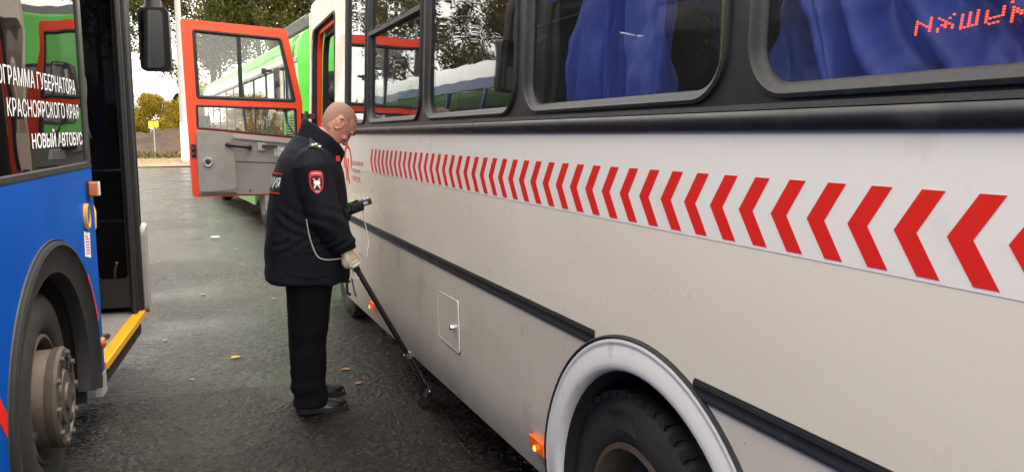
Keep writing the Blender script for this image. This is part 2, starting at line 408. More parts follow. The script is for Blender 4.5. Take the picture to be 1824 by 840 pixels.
def meshobj(name, me, m, parent, org=None):
    o_ = ORG if org is None else V(org)
    me.transform(Matrix.Translation(-o_)); me.shade_smooth(); me.name = name
    me.materials.clear(); me.materials.append(MATS[m])
    o = bpy.data.objects.new(name, me); COL.objects.link(o)
    if parent: o.parent = parent
    return o
def text2d(s, bold=0):
    """flat letter shapes normalised to 0..1 in both directions"""
    c = bpy.data.curves.new('t', 'FONT'); c.body = s; c.size = 1; c.offset = bold; c.resolution_u = 4
    o = bpy.data.objects.new('t', c); COL.objects.link(o)
    dg = bpy.context.evaluated_depsgraph_get(); dg.update()
    me = bpy.data.meshes.new_from_object(o.evaluated_get(dg)); bpy.data.objects.remove(o)
    vs = np.array([v.co[:2] for v in me.vertices]); lo, hi = vs.min(0), vs.max(0)
    vs = (vs-lo)/(hi-lo); fs = [tuple(p.vertices) for p in me.polygons]; bpy.data.meshes.remove(me)
    return vs, fs
def lettering(name, s, fn, m, parent, bold=0, label=None):
    """fn(u,v) -> point, u rightwards and v upwards as read"""
    vs, fs = text2d(s, bold); nw = len(s.split())
    iv = sorted((min(vs[i][0] for i in f), max(vs[i][0] for i in f)) for f in fs); gaps = []; e = iv[0][1]
    for a, c in iv[1:]:
        if a > e: gaps.append((a-e, (a+e)/2))
        e = max(e, c)
    cuts = [0]+sorted(g[1] for g in sorted(gaps, reverse=True)[:nw-1])+[1.01]
    for k in range(nw):                                   # each word is a part of its own
        b = MB(); b.add([fn(u, v) for u, v in vs], [f for f in fs if cuts[k] <= sum(vs[i][0] for i in f)/len(f) < cuts[k+1]])
        bm = bmesh.new(); o = b.build(name, m, parent, smooth=0); bm.from_mesh(o.data)
        bmesh.ops.delete(bm, geom=[v for v in bm.verts if not v.link_faces], context='VERTS'); bm.to_mesh(o.data); bm.free()
def copy_tree(o, parent=None):
    c = o.copy(); COL.objects.link(c); c.parent = parent
    for ch in list(o.children): copy_tree(ch, c)
    return c

# ================================================================== THE SETTING
def ground_sheet():
    b = MB(); xs = [-300, -60, -20, -6, -2, 2, 6, 20, 60, 300]; ys = [-200, -40, -10, 0, 3, 6, 10, 20, 43, 80, 400]
    n = len(xs); b.add([(x, y, 0) for y in ys for x in xs], [(j*n+i, j*n+i+1, (j+1)*n+i+1, (j+1)*n+i) for j in range(len(ys)-1) for i in range(n-1)])
    return b.build('asphalt_ground', 'asphalt_wet', smooth=0)
tag(ground_sheet(), 'wet dark asphalt of the bus yard', kind='structure')
def relief(x0, x1, y0, y1, d, amp, seed):
    """coarse chippings of the near asphalt as real relief, a few millimetres proud of the base sheet"""
    rng = np.random.default_rng(seed); nx, ny = int((x1-x0)/d)+1, int((y1-y0)/d)+1
    h = rng.normal(0, 1, (ny, nx)); g = rng.normal(0, 1, (ny//2+2, nx//2+2)).repeat(2, 0).repeat(2, 1)[:ny, :nx]
    h = .55*h+.75*g; h = (h+.6*np.roll(h, 1, 0)+.6*np.roll(h, 1, 1))/1.4
    X, Y = np.meshgrid(np.linspace(x0, x1, nx), np.linspace(y0, y1, ny))
    X = X+rng.uniform(-.3, .3, X.shape)*d; Y = Y+rng.uniform(-.3, .3, Y.shape)*d
    lf = np.zeros_like(h)
    for k in range(7):
        a, f, p = rng.uniform(0, 6.28), rng.uniform(1.0, 5.0), rng.uniform(0, 6.28); lf += np.sin((X*np.cos(a)+Y*np.sin(a))*f+p)
    h = h*amp*np.clip(1+.28*lf/2, .35, 1.6)                 # worn smoother in places
    e = np.minimum(np.minimum(X-x0, x1-X), np.minimum(Y-y0, y1-Y))/(6*d); e = np.clip(e, 0, 1)
    Z = .0015+np.clip(h, -amp*2, amp*2.2)*e+amp*1.2*e
    vs = np.stack([X, Y, Z], -1).reshape(-1, 3); idx = np.arange(nx*ny).reshape(ny, nx)
    fs = np.stack([idx[:-1, :-1], idx[:-1, 1:], idx[1:, 1:], idx[1:, :-1]], -1).reshape(-1, 4)
    me = bpy.data.meshes.new('asphalt_relief'); n = len(fs)
    me.vertices.add(len(vs)); me.vertices.foreach_set('co', vs.ravel()); me.loops.add(n*4); me.loops.foreach_set('vertex_index', fs.ravel())
    me.polygons.add(n); me.polygons.foreach_set('loop_start', np.arange(0, n*4, 4)); me.polygons.foreach_set('loop_total', np.full(n, 4)); me.update()
    me.materials.append(MATS['asphalt_wet']); o = bpy.data.objects.new('asphalt_relief', me); COL.objects.link(o)
    return tag(o, 'coarse wet chippings of the near asphalt', kind='structure')
relief(-1.0, 1.75, 2.3, 5.2, .0085, .0020, 1); relief(-1.0, 2.2, 5.1, 10.6, .014, .0015, 2)
def verge():
    b = MB(); nx, ny = 90, 14; P = []
    for j in range(ny+1):
        for i in range(nx+1):
            x = -70+140*i/nx; y = 43.6+30*j/ny + .5*noise.noise(V((x*.3, j*.4, 0)))*(1 if j == 0 else 0)
            P.append((x, y, .05+.10*min(j, 3)/3+.05*noise.noise(V((x*.8, y*.8, 3)))))
    b.add(P, [(j*(nx+1)+i, j*(nx+1)+i+1, (j+1)*(nx+1)+i+1, (j+1)*(nx+1)+i) for j in range(ny) for i in range(nx)])
    return b.build('verge', 'verge_soil')
tag(verge(), 'bare earth verge covered in fallen leaves', kind='structure')
def mound():
    b = MB(); nx, ny = 150, 26; P = []
    for j in range(ny+1):
        for i in range(nx+1):
            x = -30+60*i/nx; t = j/ny; y = 60+12*t
            h = (2.0+.7*noise.noise(V((x*.13, 1, 0)))+.10*max(x, -4))*math.sin(math.pi*min(1, t*1.15+.02))**.7 if t*1.15+.02 < 1 else 0
            h *= 1+.25*noise.noise(V((x*.6, y*.6, 0))); h += .25*noise.noise(V((x*1.5, y*1.5, 5)))*min(1, h)
            P.append((x, y, max(h, 0)+.05))
    b.add(P, [(j*(nx+1)+i, j*(nx+1)+i+1, (j+1)*(nx+1)+i+1, (j+1)*(nx+1)+i) for j in range(ny) for i in range(nx)])
    return b.build('earth_bank', 'soil')
tag(mound(), 'heap of dug brown earth beyond the yard', kind='structure')

# ================================================================== WHITE BUS
D = 1.14
def WL(z):
    x = 0.0
    if z > 1.65: x = (z-1.65)*.035
    elif z < .60: x = (.60-z)**2*.62
    return x
def MW(Y, z, o=0.0): return (D+WL(z)-o, Y, z)
bus = empty('white_bus', (D+1.15, 3.5, 0), 'white bus with red chevron stripe and open red driver door', 'bus')
def skirt(Y): return .272+(6.6-Y)*.0185
CUTZ = [.36, .42, .48, .54, .60]
AC, AZ, AR = 1.82, .425, .60        # rear wheel arch
def arch_pts(r, zlo, n=26, c=AC, z=AZ):
    a0 = math.degrees(math.asin((zlo-z)/r)); return arc(c, z, r, a0, 180-a0, n)
# upper side panel: from the rubbing strip up to the belt rail, with the driver's doorway cut out
ap = [p for p in arch_pts(AR, .978)]; ap = ap[::-1]
upper = [(-.9, .978)]+ap+[(7.82, .978), (7.82, 1.615), (7.62, 1.615), (7.62, 1.06), (6.50, 1.06), (6.50, 1.615), (-.9, 1.615)]
side = MB().plate(upper, [], MW, -.03, 0).build('side_panel', 'bus_white', bus)
# lower panels, separated by open joints
def lower(y0, y1, name='lower_panel', extra=None):
    pts = [(y0, skirt(y0)), (y1, skirt(y1)), (y1, .976), (y0, .976)] if extra is None else extra
    return MB().plate(pts, [], MW, -.025, 0, cutv=CUTZ).build(name, 'bus_white_low', bus)
yA = AC+math.sqrt(AR**2-(.976-AZ)**2)
al = [p for p in arc(AC, AZ, AR, math.degrees(math.asin((skirt(2.4)-AZ)/AR)), math.degrees(math.asin((.976-AZ)/AR)), 18)]
lower(0, 0, extra=[*al[::-1], (al[0][0]+.001, skirt(2.4)), (5.522, skirt(5.522)), (5.522, .976)])
lower(5.532, 6.30); 
ar_ = [(2*AC-p[0], p[1]) for p in al]
lower(0, 0, extra=[(-.9, .40), (ar_[0][0]-.001, skirt(2.4)), *ar_, (-.9, .976)])
FA = 6.95
fr_ = arc(FA, .42, .56, 14, 166, 26)
lower(0, 0, 'wing_panel', extra=[(6.308, skirt(6.3)), (FA-.56, skirt(6.4))] + fr_[::-1] + [(FA+.57, .30), (7.82, .30), (7.82, .976), (6.308, .976)])
# rubbing strip with ribs
sp = [(-.023, 0), (-.022, .006), (-.012, .008), (-.008, .0055), (.006, .0055), (.010, .008), (.020, .007), (.022, 0)]
for (a, b_) in ((-.9, AC-AR*.43), (AC+AR*.43, 6.5)):
    n = 16; MB().sweep2([(a+(b_-a)*i/n, .981) for i in range(n+1)], sp, MW, closed=False).build('rubbing_strip', 'black_trim', bus)
    MB().sweep2([(a+(b_-a)*i/n, 1.0055) for i in range(n+1)], [(-.002, 0), (-.002, .004), (.002, .004), (.002, 0)], MW, closed=False).build('strip_edge', 'gasket', bus)
# belt rail
rp = [(-.022, -.002), (-.020, .016), (-.008, .023), (.008, .022), (.020, .012), (.022, -.002)]
for (a, b_) in ((-.9, 3.117), (3.123, 6.04)):
    n = 14; MB().sweep2([(a+(b_-a)*i/n, 1.631) for i in range(n+1)], rp, MW, closed=False).build('belt_rail', 'black_band', bus)
    MB().sweep2([(a+(b_-a)*i/n, 1.660) for i in range(n+1)], [(-.006, -.002), (-.006, .008), (.006, .010), (.006, -.002)], MW, closed=False).build('rail_bead', 'gasket', bus)
# window band with window holes
WIN = [(-.85, .05, .10), (.30, 1.385, .10), (1.50, 2.605, .10), (2.725, 3.865, .10), (3.985, 5.19, .10), (5.31, 5.985, .07)]
ZB, ZT = 1.695, 2.66
holes = [rrect(a, b_, ZB, ZT, r) for a, b_, r in WIN]
MB().plate([(-.9, 1.664), (6.045, 1.664), (6.045, 2.72), (-.9, 2.72)], holes, MW, -.03, .002).build('window_band', 'black_band', bus)
gp = [(.022, .002), (.020, .010), (.011, .013), (.006, .007), (-.002, .005), (-.011, -.005), (-.013, -.016), (.022, -.016)]
for i, (a, b_, r) in enumerate(WIN):
    wn = MB().plate(rrect(a, b_, ZB, ZT, r), [], MW, -.018, -.013).build('window', 'glass_bus', bus, smooth=0)
    MB().sweep2(rrect(a, b_, ZB, ZT, r, 8), gp, MW).build('window_gasket', 'gasket', wn)
    if i == 4:
        MB().plate(rrect(a, b_, 2.235, 2.262, .004, 2), [], MW, -.02, .012).build('sash_bar', 'black_trim', wn, bevel=.003)
        for q in (4.25, 4.55, 4.85):
            MB().box((D+.005, q, 2.262), (D+.022, q+.12, 2.272)).build('sash_catch', 'plastic_black', wn)
# white pillar behind the driver's door, header above the door, roof
MB().plate([(6.05, 1.616), (6.50, 1.616), (6.50, 2.575), (7.66, 2.575), (7.74, 2.50), (7.80, 1.616), (7.86, 1.616), (7.80, 2.60), (7.70, 2.80), (6.05, 2.80)], [], MW, -.03, .001).build('door_pillar', 'bus_white', bus)
dl = [(6.50, 1.06), (7.62, 1.06), (7.62, 1.62), (7.60, 2.40), (7.53, 2.55), (6.50, 2.57)]
MB().sweep2(rpoly(dl, .05), [(.0, -.04), (.0, .008), (.014, .012), (.026, .004), (.026, -.04)], MW).build('doorway_seal', 'rubber', bus)
MB().sweep2(rpoly([(6.535, 1.09), (7.585, 1.09), (7.585, 1.62), (7.565, 2.38), (7.50, 2.515), (6.535, 2.535)], .05), [(.0, -.075), (.0, -.035), (.034, -.035), (.034, -.075)], MW).build('doorway_lining', 'door_red', bus)
MB().sweep2(rpoly([(6.56, 1.11), (7.54, 1.11), (7.54, 1.62), (7.52, 2.34), (7.45, 2.48), (6.56, 2.50)], .05), [(.0, -.125), (.0, -.078), (.040, -.078), (.040, -.125)], MW).build('doorway_inner_seal', 'rubber', bus)
ro = [(D+.035, 2.72), (D+.05, 2.82), (D+.12, 2.90), (D+.35, 2.96), (D+1.15, 2.99), (D+1.95, 2.96), (D+2.18, 2.90), (D+2.25, 2.82), (D+2.265, 2.72)]
roi = [(x+(.03 if x < D+1 else -.03 if x > D+1.3 else 0), z-.035) for x, z in ro]
MB().plate(ro+roi[::-1], [], lambda u, v, d: (u, d, v), -.9, 7.80).build('roof', 'bus_white', bus)
MB().plate([(D+.06, 2.70), (D+2.24, 2.70), (D+2.24, 2.73), (D+.06, 2.73)], [], lambda u, v, d: (u, d, v), -.85, 7.4).build('ceiling', 'ceiling_pale', bus)
# far side wall with windows, rear wall, front
FX = D+2.27
MFX = lambda u, v, d: (FX-d, u, v)
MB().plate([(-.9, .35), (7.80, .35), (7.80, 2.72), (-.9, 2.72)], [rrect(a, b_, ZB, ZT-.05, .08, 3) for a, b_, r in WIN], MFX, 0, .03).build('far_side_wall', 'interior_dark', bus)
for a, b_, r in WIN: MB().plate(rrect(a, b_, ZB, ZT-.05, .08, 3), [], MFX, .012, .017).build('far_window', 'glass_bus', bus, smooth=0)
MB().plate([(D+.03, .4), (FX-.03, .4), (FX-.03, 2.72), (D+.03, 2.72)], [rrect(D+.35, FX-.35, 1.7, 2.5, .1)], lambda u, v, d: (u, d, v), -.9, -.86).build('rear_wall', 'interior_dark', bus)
MB().plate([(D+.02, .40), (FX-.02, .40), (FX-.02, 2.74), (D+.02, 2.74)], [rpoly([(D+.10, 1.25), (FX-.10, 1.25), (FX-.12, 2.66), (D+.12, 2.66)], .1)], lambda u, v, d: (u, d-.10*abs((u-D-1.13)/1.13)**4, v), 7.84, 7.88, cutu=[D+.1*k for k in range(1, 23)]).build('front_panel', 'bus_white', bus)
MB().plate(rpoly([(D+.10, 1.25), (FX-.10, 1.25), (FX-.12, 2.66), (D+.12, 2.66)], .1), [], lambda u, v, d: (u, d-.10*abs((u-D-1.13)/1.13)**4, v), 7.855, 7.86, cutu=[D+.1*k for k in range(1, 23)]).build('windscreen', 'glass_clear', bus, smooth=0)
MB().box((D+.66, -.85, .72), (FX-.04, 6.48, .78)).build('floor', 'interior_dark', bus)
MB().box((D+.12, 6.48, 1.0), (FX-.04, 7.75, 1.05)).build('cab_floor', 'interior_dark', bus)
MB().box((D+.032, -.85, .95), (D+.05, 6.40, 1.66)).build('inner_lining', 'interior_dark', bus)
MB().box((D+.15, 6.52, .40), (D+.20, 7.6, 1.0)).build('step_riser', 'interior_dark', bus)
# dashboard hump, driver's seat and steering wheel, as far as the doorway shows them
MB().plate(rpoly([(7.32, 1.05), (7.80, 1.05), (7.80, 1.62), (7.55, 1.66), (7.32, 1.50)], .08), [], lambda u, v, d: (d, u, v), D+.16, FX-.2).build('dashboard', 'interior_dark', bus, bevel=.02)
b = MB(); b.tube([V((D+.62+.22*math.cos(a), 7.12+.09*math.sin(a), 1.70+.20*math.sin(a))) for a in [2*math.pi*k/28 for k in range(29)]], .014, 8, cap=False); b.tube([(D+.62, 7.12, 1.70), (D+.62, 7.42, 1.5)], .025)
b.build('steering_wheel', 'plastic_black', bus)
b = MB(); b.tube([(D+.19, 7.50, 1.60), (D+.20, 7.53, 1.75), (D+.20, 7.55, 1.90)], [.05, .085, .06], 10); b.ellipsoid((D+.20, 7.55, 2.0), (.07, .05, .10))
b.build('cab_dark_shape', 'plastic_black', bus)  # made-up form for an unidentified dark shape in the doorway
MB().box((D+.08, 6.14, .80), (D+1.45, 6.17, 2.66)).build('cab_light_block', 'interior_dark', bus)  # added dark panel, shuts out bright windscreen light behind the side windows
# seats
def seat_mesh():
    b = MB(); rg = []
    for (z, y, hw, th) in ((.0, .02, .20, .05), (.12, .0, .215, .06), (.40, -.04, .215, .06), (.62, -.075, .20, .055), (.74, -.09, .165, .05), (.80, -.10, .10, .035)):
        rg.append([V((hw*(abs(math.cos(a))**.6)*math.copysign(1, math.cos(a)), y+th*(abs(math.sin(a))**.7)*math.copysign(1, math.sin(a)), .45+z)) for a in [2*math.pi*k/20 for k in range(20)]])
    b.rings(rg); b.box((-.21, .0, .33), (.21, .46, .46)); b.box((-.16, .15, 0), (-.12, .2, .33)); b.box((.12, .15, 0), (.16, .2, .33)); return b
sm = seat_mesh().mesh('seat', (0, 0, 0)); sm.materials.append(MATS['seat_dark'])
for ys in (-.35, .52, 1.36, 2.42, 3.25, 4.1, 4.95):
    for dx in (.42, .86, 1.50, 1.94):
        if dx > 1.5 and ys in (3.25, 4.1): continue
        o = bpy.data.objects.new('seat', sm); COL.objects.link(o); o.parent = bus; o.location = V((D+dx, ys, .78))-bus.location
for y, x in ((5.6, D+.55), (3.0, D+1.15)): MB().tube([(x, y, .78), (x, y, 2.7)], .017, 10).build('grab_pole', 'yellow_rail', bus)
# curtains: gathered cloth hung behind the glass
def curtain(y0, y1, z0, z1, x, folds, seed, pinch, far=False, shear=0.0):
    b = MB(); nu, nv = 120, 60; rnd = random.Random(seed); ph = [rnd.uniform(0, 6.28) for _ in range(6)]; P = []
    for j in range(nv+1):
        v = j/nv; z = z0+(z1-z0)*v; wd = 1-pinch*(1-v)**1.5
        for i in range(nu+1):
            u = i/nu; yc = (y0+y1)/2+(u-.5)*(y1-y0)*wd
            s_ = u*folds+shear*v+.25*math.sin(3*v+ph[0])+.75*noise.noise(V((u*3, v*1.8, seed)))
            dpt = .034*math.sin(2*math.pi*s_)+.012*math.sin(4.6*math.pi*s_+ph[1]+2*v)+.035*noise.noise(V((u*4+seed, v*2.6, 1)))+.010*noise.noise(V((u*16, v*11, seed)))+.004*noise.noise(V((u*34, v*20, seed)))
            zz = z+.010*noise.noise(V((u*6, seed, 0)))*(1-v)
            P.append((x+(0 if far else WL(z))+dpt, yc+.008*math.sin(2*math.pi*s_*1.3), zz))
    b.add(P, [(j*(nu+1)+i, j*(nu+1)+i+1, (j+1)*(nu+1)+i+1, (j+1)*(nu+1)+i) for j in range(nv) for i in range(nu)])
    o = b.build('curtain', 'curtain_blue', bus, smooth=80)
    so = o.modifiers.new('thick', 'SOLIDIFY'); so.thickness = .002
    return o
curtain(1.86, 2.42, 1.705, 2.68, D+.10, 5.5, 3, .10)
curtain(.86, 1.46, 1.690, 2.68, D+.12, 3.6, 8, .02, shear=-3.2)
for q, (a, c) in enumerate(((-.8, .0), (.35, 1.0), (1.55, 2.25), (2.75, 3.15), (3.5, 3.85), (4.0, 5.15), (5.3, 5.95))): curtain(a, c, 1.69, 2.62, FX-.10, 4.5, 20+q, .05, True)  # far-side curtains, added to cut the brightness through the far windows
# wheels
def wheel(cx, cy, cz, r, w_, parent, rimmat, ax=-1, dish=.09):
    """tyre with shoulder blocks and grooves, dished steel rim with hand holes and hub; outer face looks along ax*x"""
    A = V((ax, 0, 0)); o = V((cx, cy, cz)); ri = r*.60
    t = MB(); t.lathe([(ri, -w_*.9), (ri+.01, -w_), (r*.80, -w_*1.04), (r*.95, -w_), (r, -w_*.85), (r, -.035), (r*.985, -.016), (r*.94, -.004), (r*.90, .004), (r*.80, .012), (r*.72, .010), (r*.66, .002), (ri+.008, -.008), (ri, -.03)], o, A, 72)
    ty = t.build('tyre', 'tyre', parent)
    g = MB(); q = A.orthogonal().normalized(); p = A.cross(q)
    for k in range(44):
        a = 2*math.pi*k/44; e = q*math.cos(a)+p*math.sin(a); f = -q*math.sin(a)+p*math.cos(a)
        M = Matrix.Translation(o) @ Matrix((e.to_4d(), f.to_4d(), A.to_4d(), (0, 0, 0, 1))).transposed(); M[3] = (0, 0, 0, 1)
        M = Matrix([[e.x, f.x, A.x, o.x], [e.y, f.y, A.y, o.y], [e.z, f.z, A.z, o.z], [0, 0, 0, 1]])
        g.box((r*.955, -.017, -.05), (r*1.012, .012, -.003), M)
        g.box((r*.99, -.017, -w_*.5), (r*1.012, .012, -.06), M)
    g.build('tread_block', 'tyre', ty, smooth=0)['kind'] = 'stuff'
    g = MB()
    for s in range(4):
        for k in range(9):
            rr = r*(.735+.022*k*.8); a0 = s*90+38+k*.8
            P = [o+A*.0115+(q*math.cos(R(a0+i*4.5))+p*math.sin(R(a0+i*4.5)))*rr for i in range(6)]
            g.tube(P, .0022, 5)
    g.build('sidewall_rib', 'tyre', ty, smooth=0)['kind'] = 'stuff'
    rm = MB(); rm.lathe([(ri+.012, -.02), (ri+.010, -.004), (ri-.008, .0), (ri-.018, -.015), (ri-.03, -dish-.03), (ri*.72, -dish-.04), (ri*.62, -dish-.01), (ri*.40, -dish), (ri*.38, -dish+.05), (ri*.20, -dish+.06), (.001, -dish+.06)], o, A, 56)
    rim = rm.build('rim', rimmat, parent)
    for k in range(10):
        a = 2*math.pi*k/10; c = o+(q*math.cos(a)+p*math.sin(a))*ri*.50+A*(-dish)
        MB().lathe([(.014, -.005), (.014, .022), (.010, .026), (.001, .026)], c, A, 6).build('wheel_nut', rimmat, rim, smooth=20)
wheel(1.205, 1.95, .412, .412, .22, bus, 'steel_rusty')
wheel(1.30, FA+.02, .412, .412, .22, bus, 'steel_rusty')
# rear arch flare: white lip with a rubber bead, dark liner inside
zl = skirt(2.4)-.004
fp = [(.0, .0), (-.004, .008), (-.013, .010), (-.018, .006), (-.026, .007), (-.045, .0095), (-.070, .011), (-.086, .010), (-.094, .005), (-.098, -.006), (-.099, -.03), (-.096, -.034), (-.090, -.008), (0, -.012)]
pa = arch_pts(AR+.005, zl, 48)
MB().sweep2(pa, fp, lambda u, v, d: (D-d+WL(v)*.5, u, v), closed=False).build('wheel_arch_flare', 'flare_white', bus, smooth=60)
MB().sweep2(pa, [(-.001, 0), (.0, .010), (.003, .012), (.008, .008), (.009, 0)], lambda u, v, d: (D-d+WL(v)*.5, u, v), closed=False).build('arch_bead', 'rubber', bus)
lin = arch_pts(.505, .30, 30)
MB().rings([[V((x, p[0], p[1])) for p in lin] + [V((x, p[0], p[1])) for p in arch_pts(.515, .30, 30)[::-1]] for x in (D+.02, D+.62)], cap=False).build('arch_liner', 'interior_dark', bus)
MB().box((D+.62, 1.1, .3), (D+.64, 2.6, 1.0)).build('inner_arch_wall', 'interior_dark', bus)
lin = arc(FA, .42, .555, 5, 175, 30)
MB().rings([[V((x, p[0], p[1])) for p in lin] + [V((x, FA+(p[0]-FA)*1.02, .42+(p[1]-.42)*1.02)) for p in lin[::-1]] for x in (D+.02, D+.55)], cap=False).build('arch_liner', 'interior_dark', bus)
# chassis; tank, flaps, axles, far skirt, low bumper added to block underfloor light
MB().box((D+.62, -.6, .36), (FX-.50, 6.4, .70)).build('chassis', 'interior_dark', bus)
MB().box((D+.12, 2.75, .31), (D+.60, 4.7, .72)).build('light_block_tank', 'interior_dark', bus, bevel=.04)
MB().box((FX-.05, -.8, .20), (FX-.02, 7.7, .36)).build('light_block_skirt', 'interior_dark', bus)
MB().box((D+.10, 7.74, .20), (FX-.10, 7.90, .42)).build('front_bumper', 'plastic_black', bus, bevel=.03)
for y in (2.55, 1.32): MB().box((D+.14, y, .12), (D+.55, y+.012, .62)).build('light_block_flap', 'rubber', bus)
MB().box((FX-.62, 1.6, .05), (FX-.12, 2.3, .75)).build('far_wheel', 'tyre', bus, bevel=.1)
for y in (1.95, FA): MB().tube([(D+.25, y, .41), (FX-.1, y, .41)], .06).build('axle', 'interior_dark', bus)
# fuel flap with lock, side marker lamps, compartment handle
fl = MB().plate(rpoly([(3.36, .600), (3.675, .612), (3.695, .838), (3.375, .842)], .02), [], MW, .0015, .006).build('fuel_flap', 'bus_white_low', bus)
MB().sweep2(rpoly([(3.36, .600), (3.675, .612), (3.695, .838), (3.375, .842)], .02), [(.0002, .0), (.0002, .0068), (.0022, .0068), (.0022, .0)], MW).build('flap_edge', 'flare_white', fl)
MB().sweep2(rpoly([(3.36, .600), (3.675, .612), (3.695, .838), (3.375, .842)], .02), [(.0024, .0), (.0024, .0012), (.006, .0012), (.006, .0)], MW).build('flap_shadow_gap', 'black_trim', fl)
MB().lathe([(.013, 0), (.013, .02), (.010, .026), (.001, .026)], (D-.006, 3.415, .712), (-1, 0, 0), 16).box((D-.034, 3.410, .700), (D-.03, 3.42, .724)).build('flap_lock', 'chrome', fl)
def marker(y0, y1, z0, z1):
    ml = MB().plate(rpoly([(y0, z0), (y1, z0), (y1, z1), (y0, z1)], .008), [], MW, .0005, .022).build('marker_lamp', 'lamp_amber', bus, bevel=.004)
    MB().ellipsoid(((D-.022), (y0+y1)/2-.008, (z0+z1)/2-.006), (.004, .012, .012)).build('bulb_glow', 'lamp_bulb', ml)
marker(2.425, 2.545, .462, .512); marker(5.16, 5.28, .425, .475)
MB().tube([(D-.01, 5.945, .50), (D-.035, 5.945, .48), (D-.035, 5.935, .41), (D-.01, 5.935, .39)], .012).build('compartment_handle', 'plastic_black', bus)
MB().plate([(5.905, .375), (5.975, .375), (5.975, .515), (5.905, .515)], [], MW, .0005, .003).build('handle_plate', 'black_trim', bus)
# chevron stripe on its film
MB().plate([(-.9, 1.356), (6.02, 1.356), (6.02, 1.606), (-.9, 1.606)], [], MW, .0006, .0012).build('stripe_film', 'decal_film', bus, smooth=0)
cm = MB().plate([(0, 0), (-.052, .0735), (-.096, .0735), (-.046, 0), (-.096, -.0735), (-.052, -.0735)], [], lambda u, v, d: (-d, u, v), .0014, .0022).mesh('chevron', (0, 0, 0), 0); cm.materials.append(MATS['decal_red'])
for k in range(-14, 43):
    o = bpy.data.objects.new('chevron', cm); COL.objects.link(o); o.parent = bus; o.location = V((D, .793+.1043*k, 1.437))-bus.location
# operator's emblem and three lines of red lettering
def ringpoly(cy, cz, ry, rz, t, a0, a1, n=40):
    A = [(cy+ry*math.cos(R(a0+(a1-a0)*i/n)), cz+rz*math.sin(R(a0+(a1-a0)*i/n))) for i in range(n+1)]
    B = [(cy+(ry-t)*math.cos(R(a0+(a1-a0)*i/n)), cz+(rz-t*.7)*math.sin(R(a0+(a1-a0)*i/n))) for i in range(n+1)]
    return A+B[::-1]
em = MB().plate(ringpoly(5.945, 1.415, .15, .115, .040, -35, 215), [], MW, .0016, .0024)
em.plate([(5.985, 1.26), (6.02, 1.26), (6.02, 1.43), (5.985, 1.43)], [], MW, .0016, .0024)
em.plate([(5.975, 1.345), (5.935, 1.43), (5.895, 1.43), (5.945, 1.335), (5.885, 1.245), (5.93, 1.245)], [], MW, .0016, .0024)
em.build('operator_emblem', 'decal_red', bus, smooth=0)
for s, y0, y1, z0, z1 in (('КРАСНОЯРСКИЙ', 5.775, 5.39, 1.385, 1.425), ('ГОРОДСКОЙ', 5.775, 5.50, 1.330, 1.365), ('ТРАНСПОРТ', 5.775, 5.505, 1.272, 1.307)):
    lettering('lettering', s, lambda u, v: MW(y0+(y1-y0)*u, z0+(z1-z0)*v, .0022), 'red_thin', bus, .004)
MB().plate([(6.22, 1.27), (6.36, 1.27), (6.36, 1.47), (6.22, 1.47)], [], MW, .0006, .0016).build('notice', 'paper_yellow', bus, smooth=0)
# glowing mirror-written dots added behind the last window, imitating a reflected sign
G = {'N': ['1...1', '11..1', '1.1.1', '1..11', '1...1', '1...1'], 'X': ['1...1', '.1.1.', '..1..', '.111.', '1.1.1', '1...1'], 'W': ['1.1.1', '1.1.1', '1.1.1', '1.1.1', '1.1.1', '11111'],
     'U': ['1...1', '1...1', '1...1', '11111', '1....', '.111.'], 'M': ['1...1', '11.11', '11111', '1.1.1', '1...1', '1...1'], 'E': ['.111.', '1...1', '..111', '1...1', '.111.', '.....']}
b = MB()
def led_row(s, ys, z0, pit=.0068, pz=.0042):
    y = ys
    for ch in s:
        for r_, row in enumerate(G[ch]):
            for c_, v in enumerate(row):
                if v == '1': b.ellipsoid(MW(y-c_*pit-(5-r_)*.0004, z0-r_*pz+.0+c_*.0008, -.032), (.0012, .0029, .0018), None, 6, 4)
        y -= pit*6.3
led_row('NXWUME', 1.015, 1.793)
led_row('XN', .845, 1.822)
lo = b.build('led_reflection', 'led', bus); tag(lo, 'red glowing dots imitating a sign reflected backwards in the end window', kind='stuff')

# driver's door, swung open at right angles to the side (hinges at the front edge of the doorway)
DY = 7.60
MD = lambda u, v, d: (u, DY-d, v)          # depth positive towards the rear (the side we see)
door = MB().plate(rpoly([(.058, 1.05), (1.03, 1.05), (1.045, 1.90), (.925, 2.56), (.03, 2.605)], .035),
    [rpoly([(.135, 1.925), (.985, 1.905), (.875, 2.478), (.125, 2.520)], .03), rpoly([(.125, 1.66), (.985, 1.575), (.985, 1.845), (.125, 1.865)], .015)], MD, -.03, .02).build('driver_door', 'door_red', bus, bevel=.008)
UW = rpoly([(.135, 1.925), (.985, 1.905), (.875, 2.478), (.125, 2.520)], .03); LW = rpoly([(.125, 1.66), (.985, 1.575), (.985, 1.845), (.125, 1.865)], .015)
for pth, w_ in ((UW, .026), (LW, .016)):
    MB().sweep2(pth, [(.004, -.032), (.004, .024), (-w_*.4, .028), (-w_, .018), (-w_, -.02)], MD).build('door_gasket', 'rubber', door)
MB().plate([(.49, 1.90), (.525, 1.90), (.525, 2.52), (.49, 2.52)], [], MD, -.022, .015).build('sliding_glass_mullion', 'rubber', door, bevel=.003)
MB().plate(rpoly([(.135, 1.925), (.51, 1.916), (.51, 2.50), (.125, 2.520)], .02), [], MD, -.012, -.008).build('door_glass', 'glass_clear', door, smooth=0)
MB().plate(rpoly([(.505, 1.916), (.985, 1.905), (.875, 2.478), (.505, 2.50)], .02), [], MD, -.002, .002).build('door_glass', 'glass_clear', door, smooth=0)
MB().plate(LW, [], MD, -.004, .0).build('door_glass', 'glass_clear', door, smooth=0)
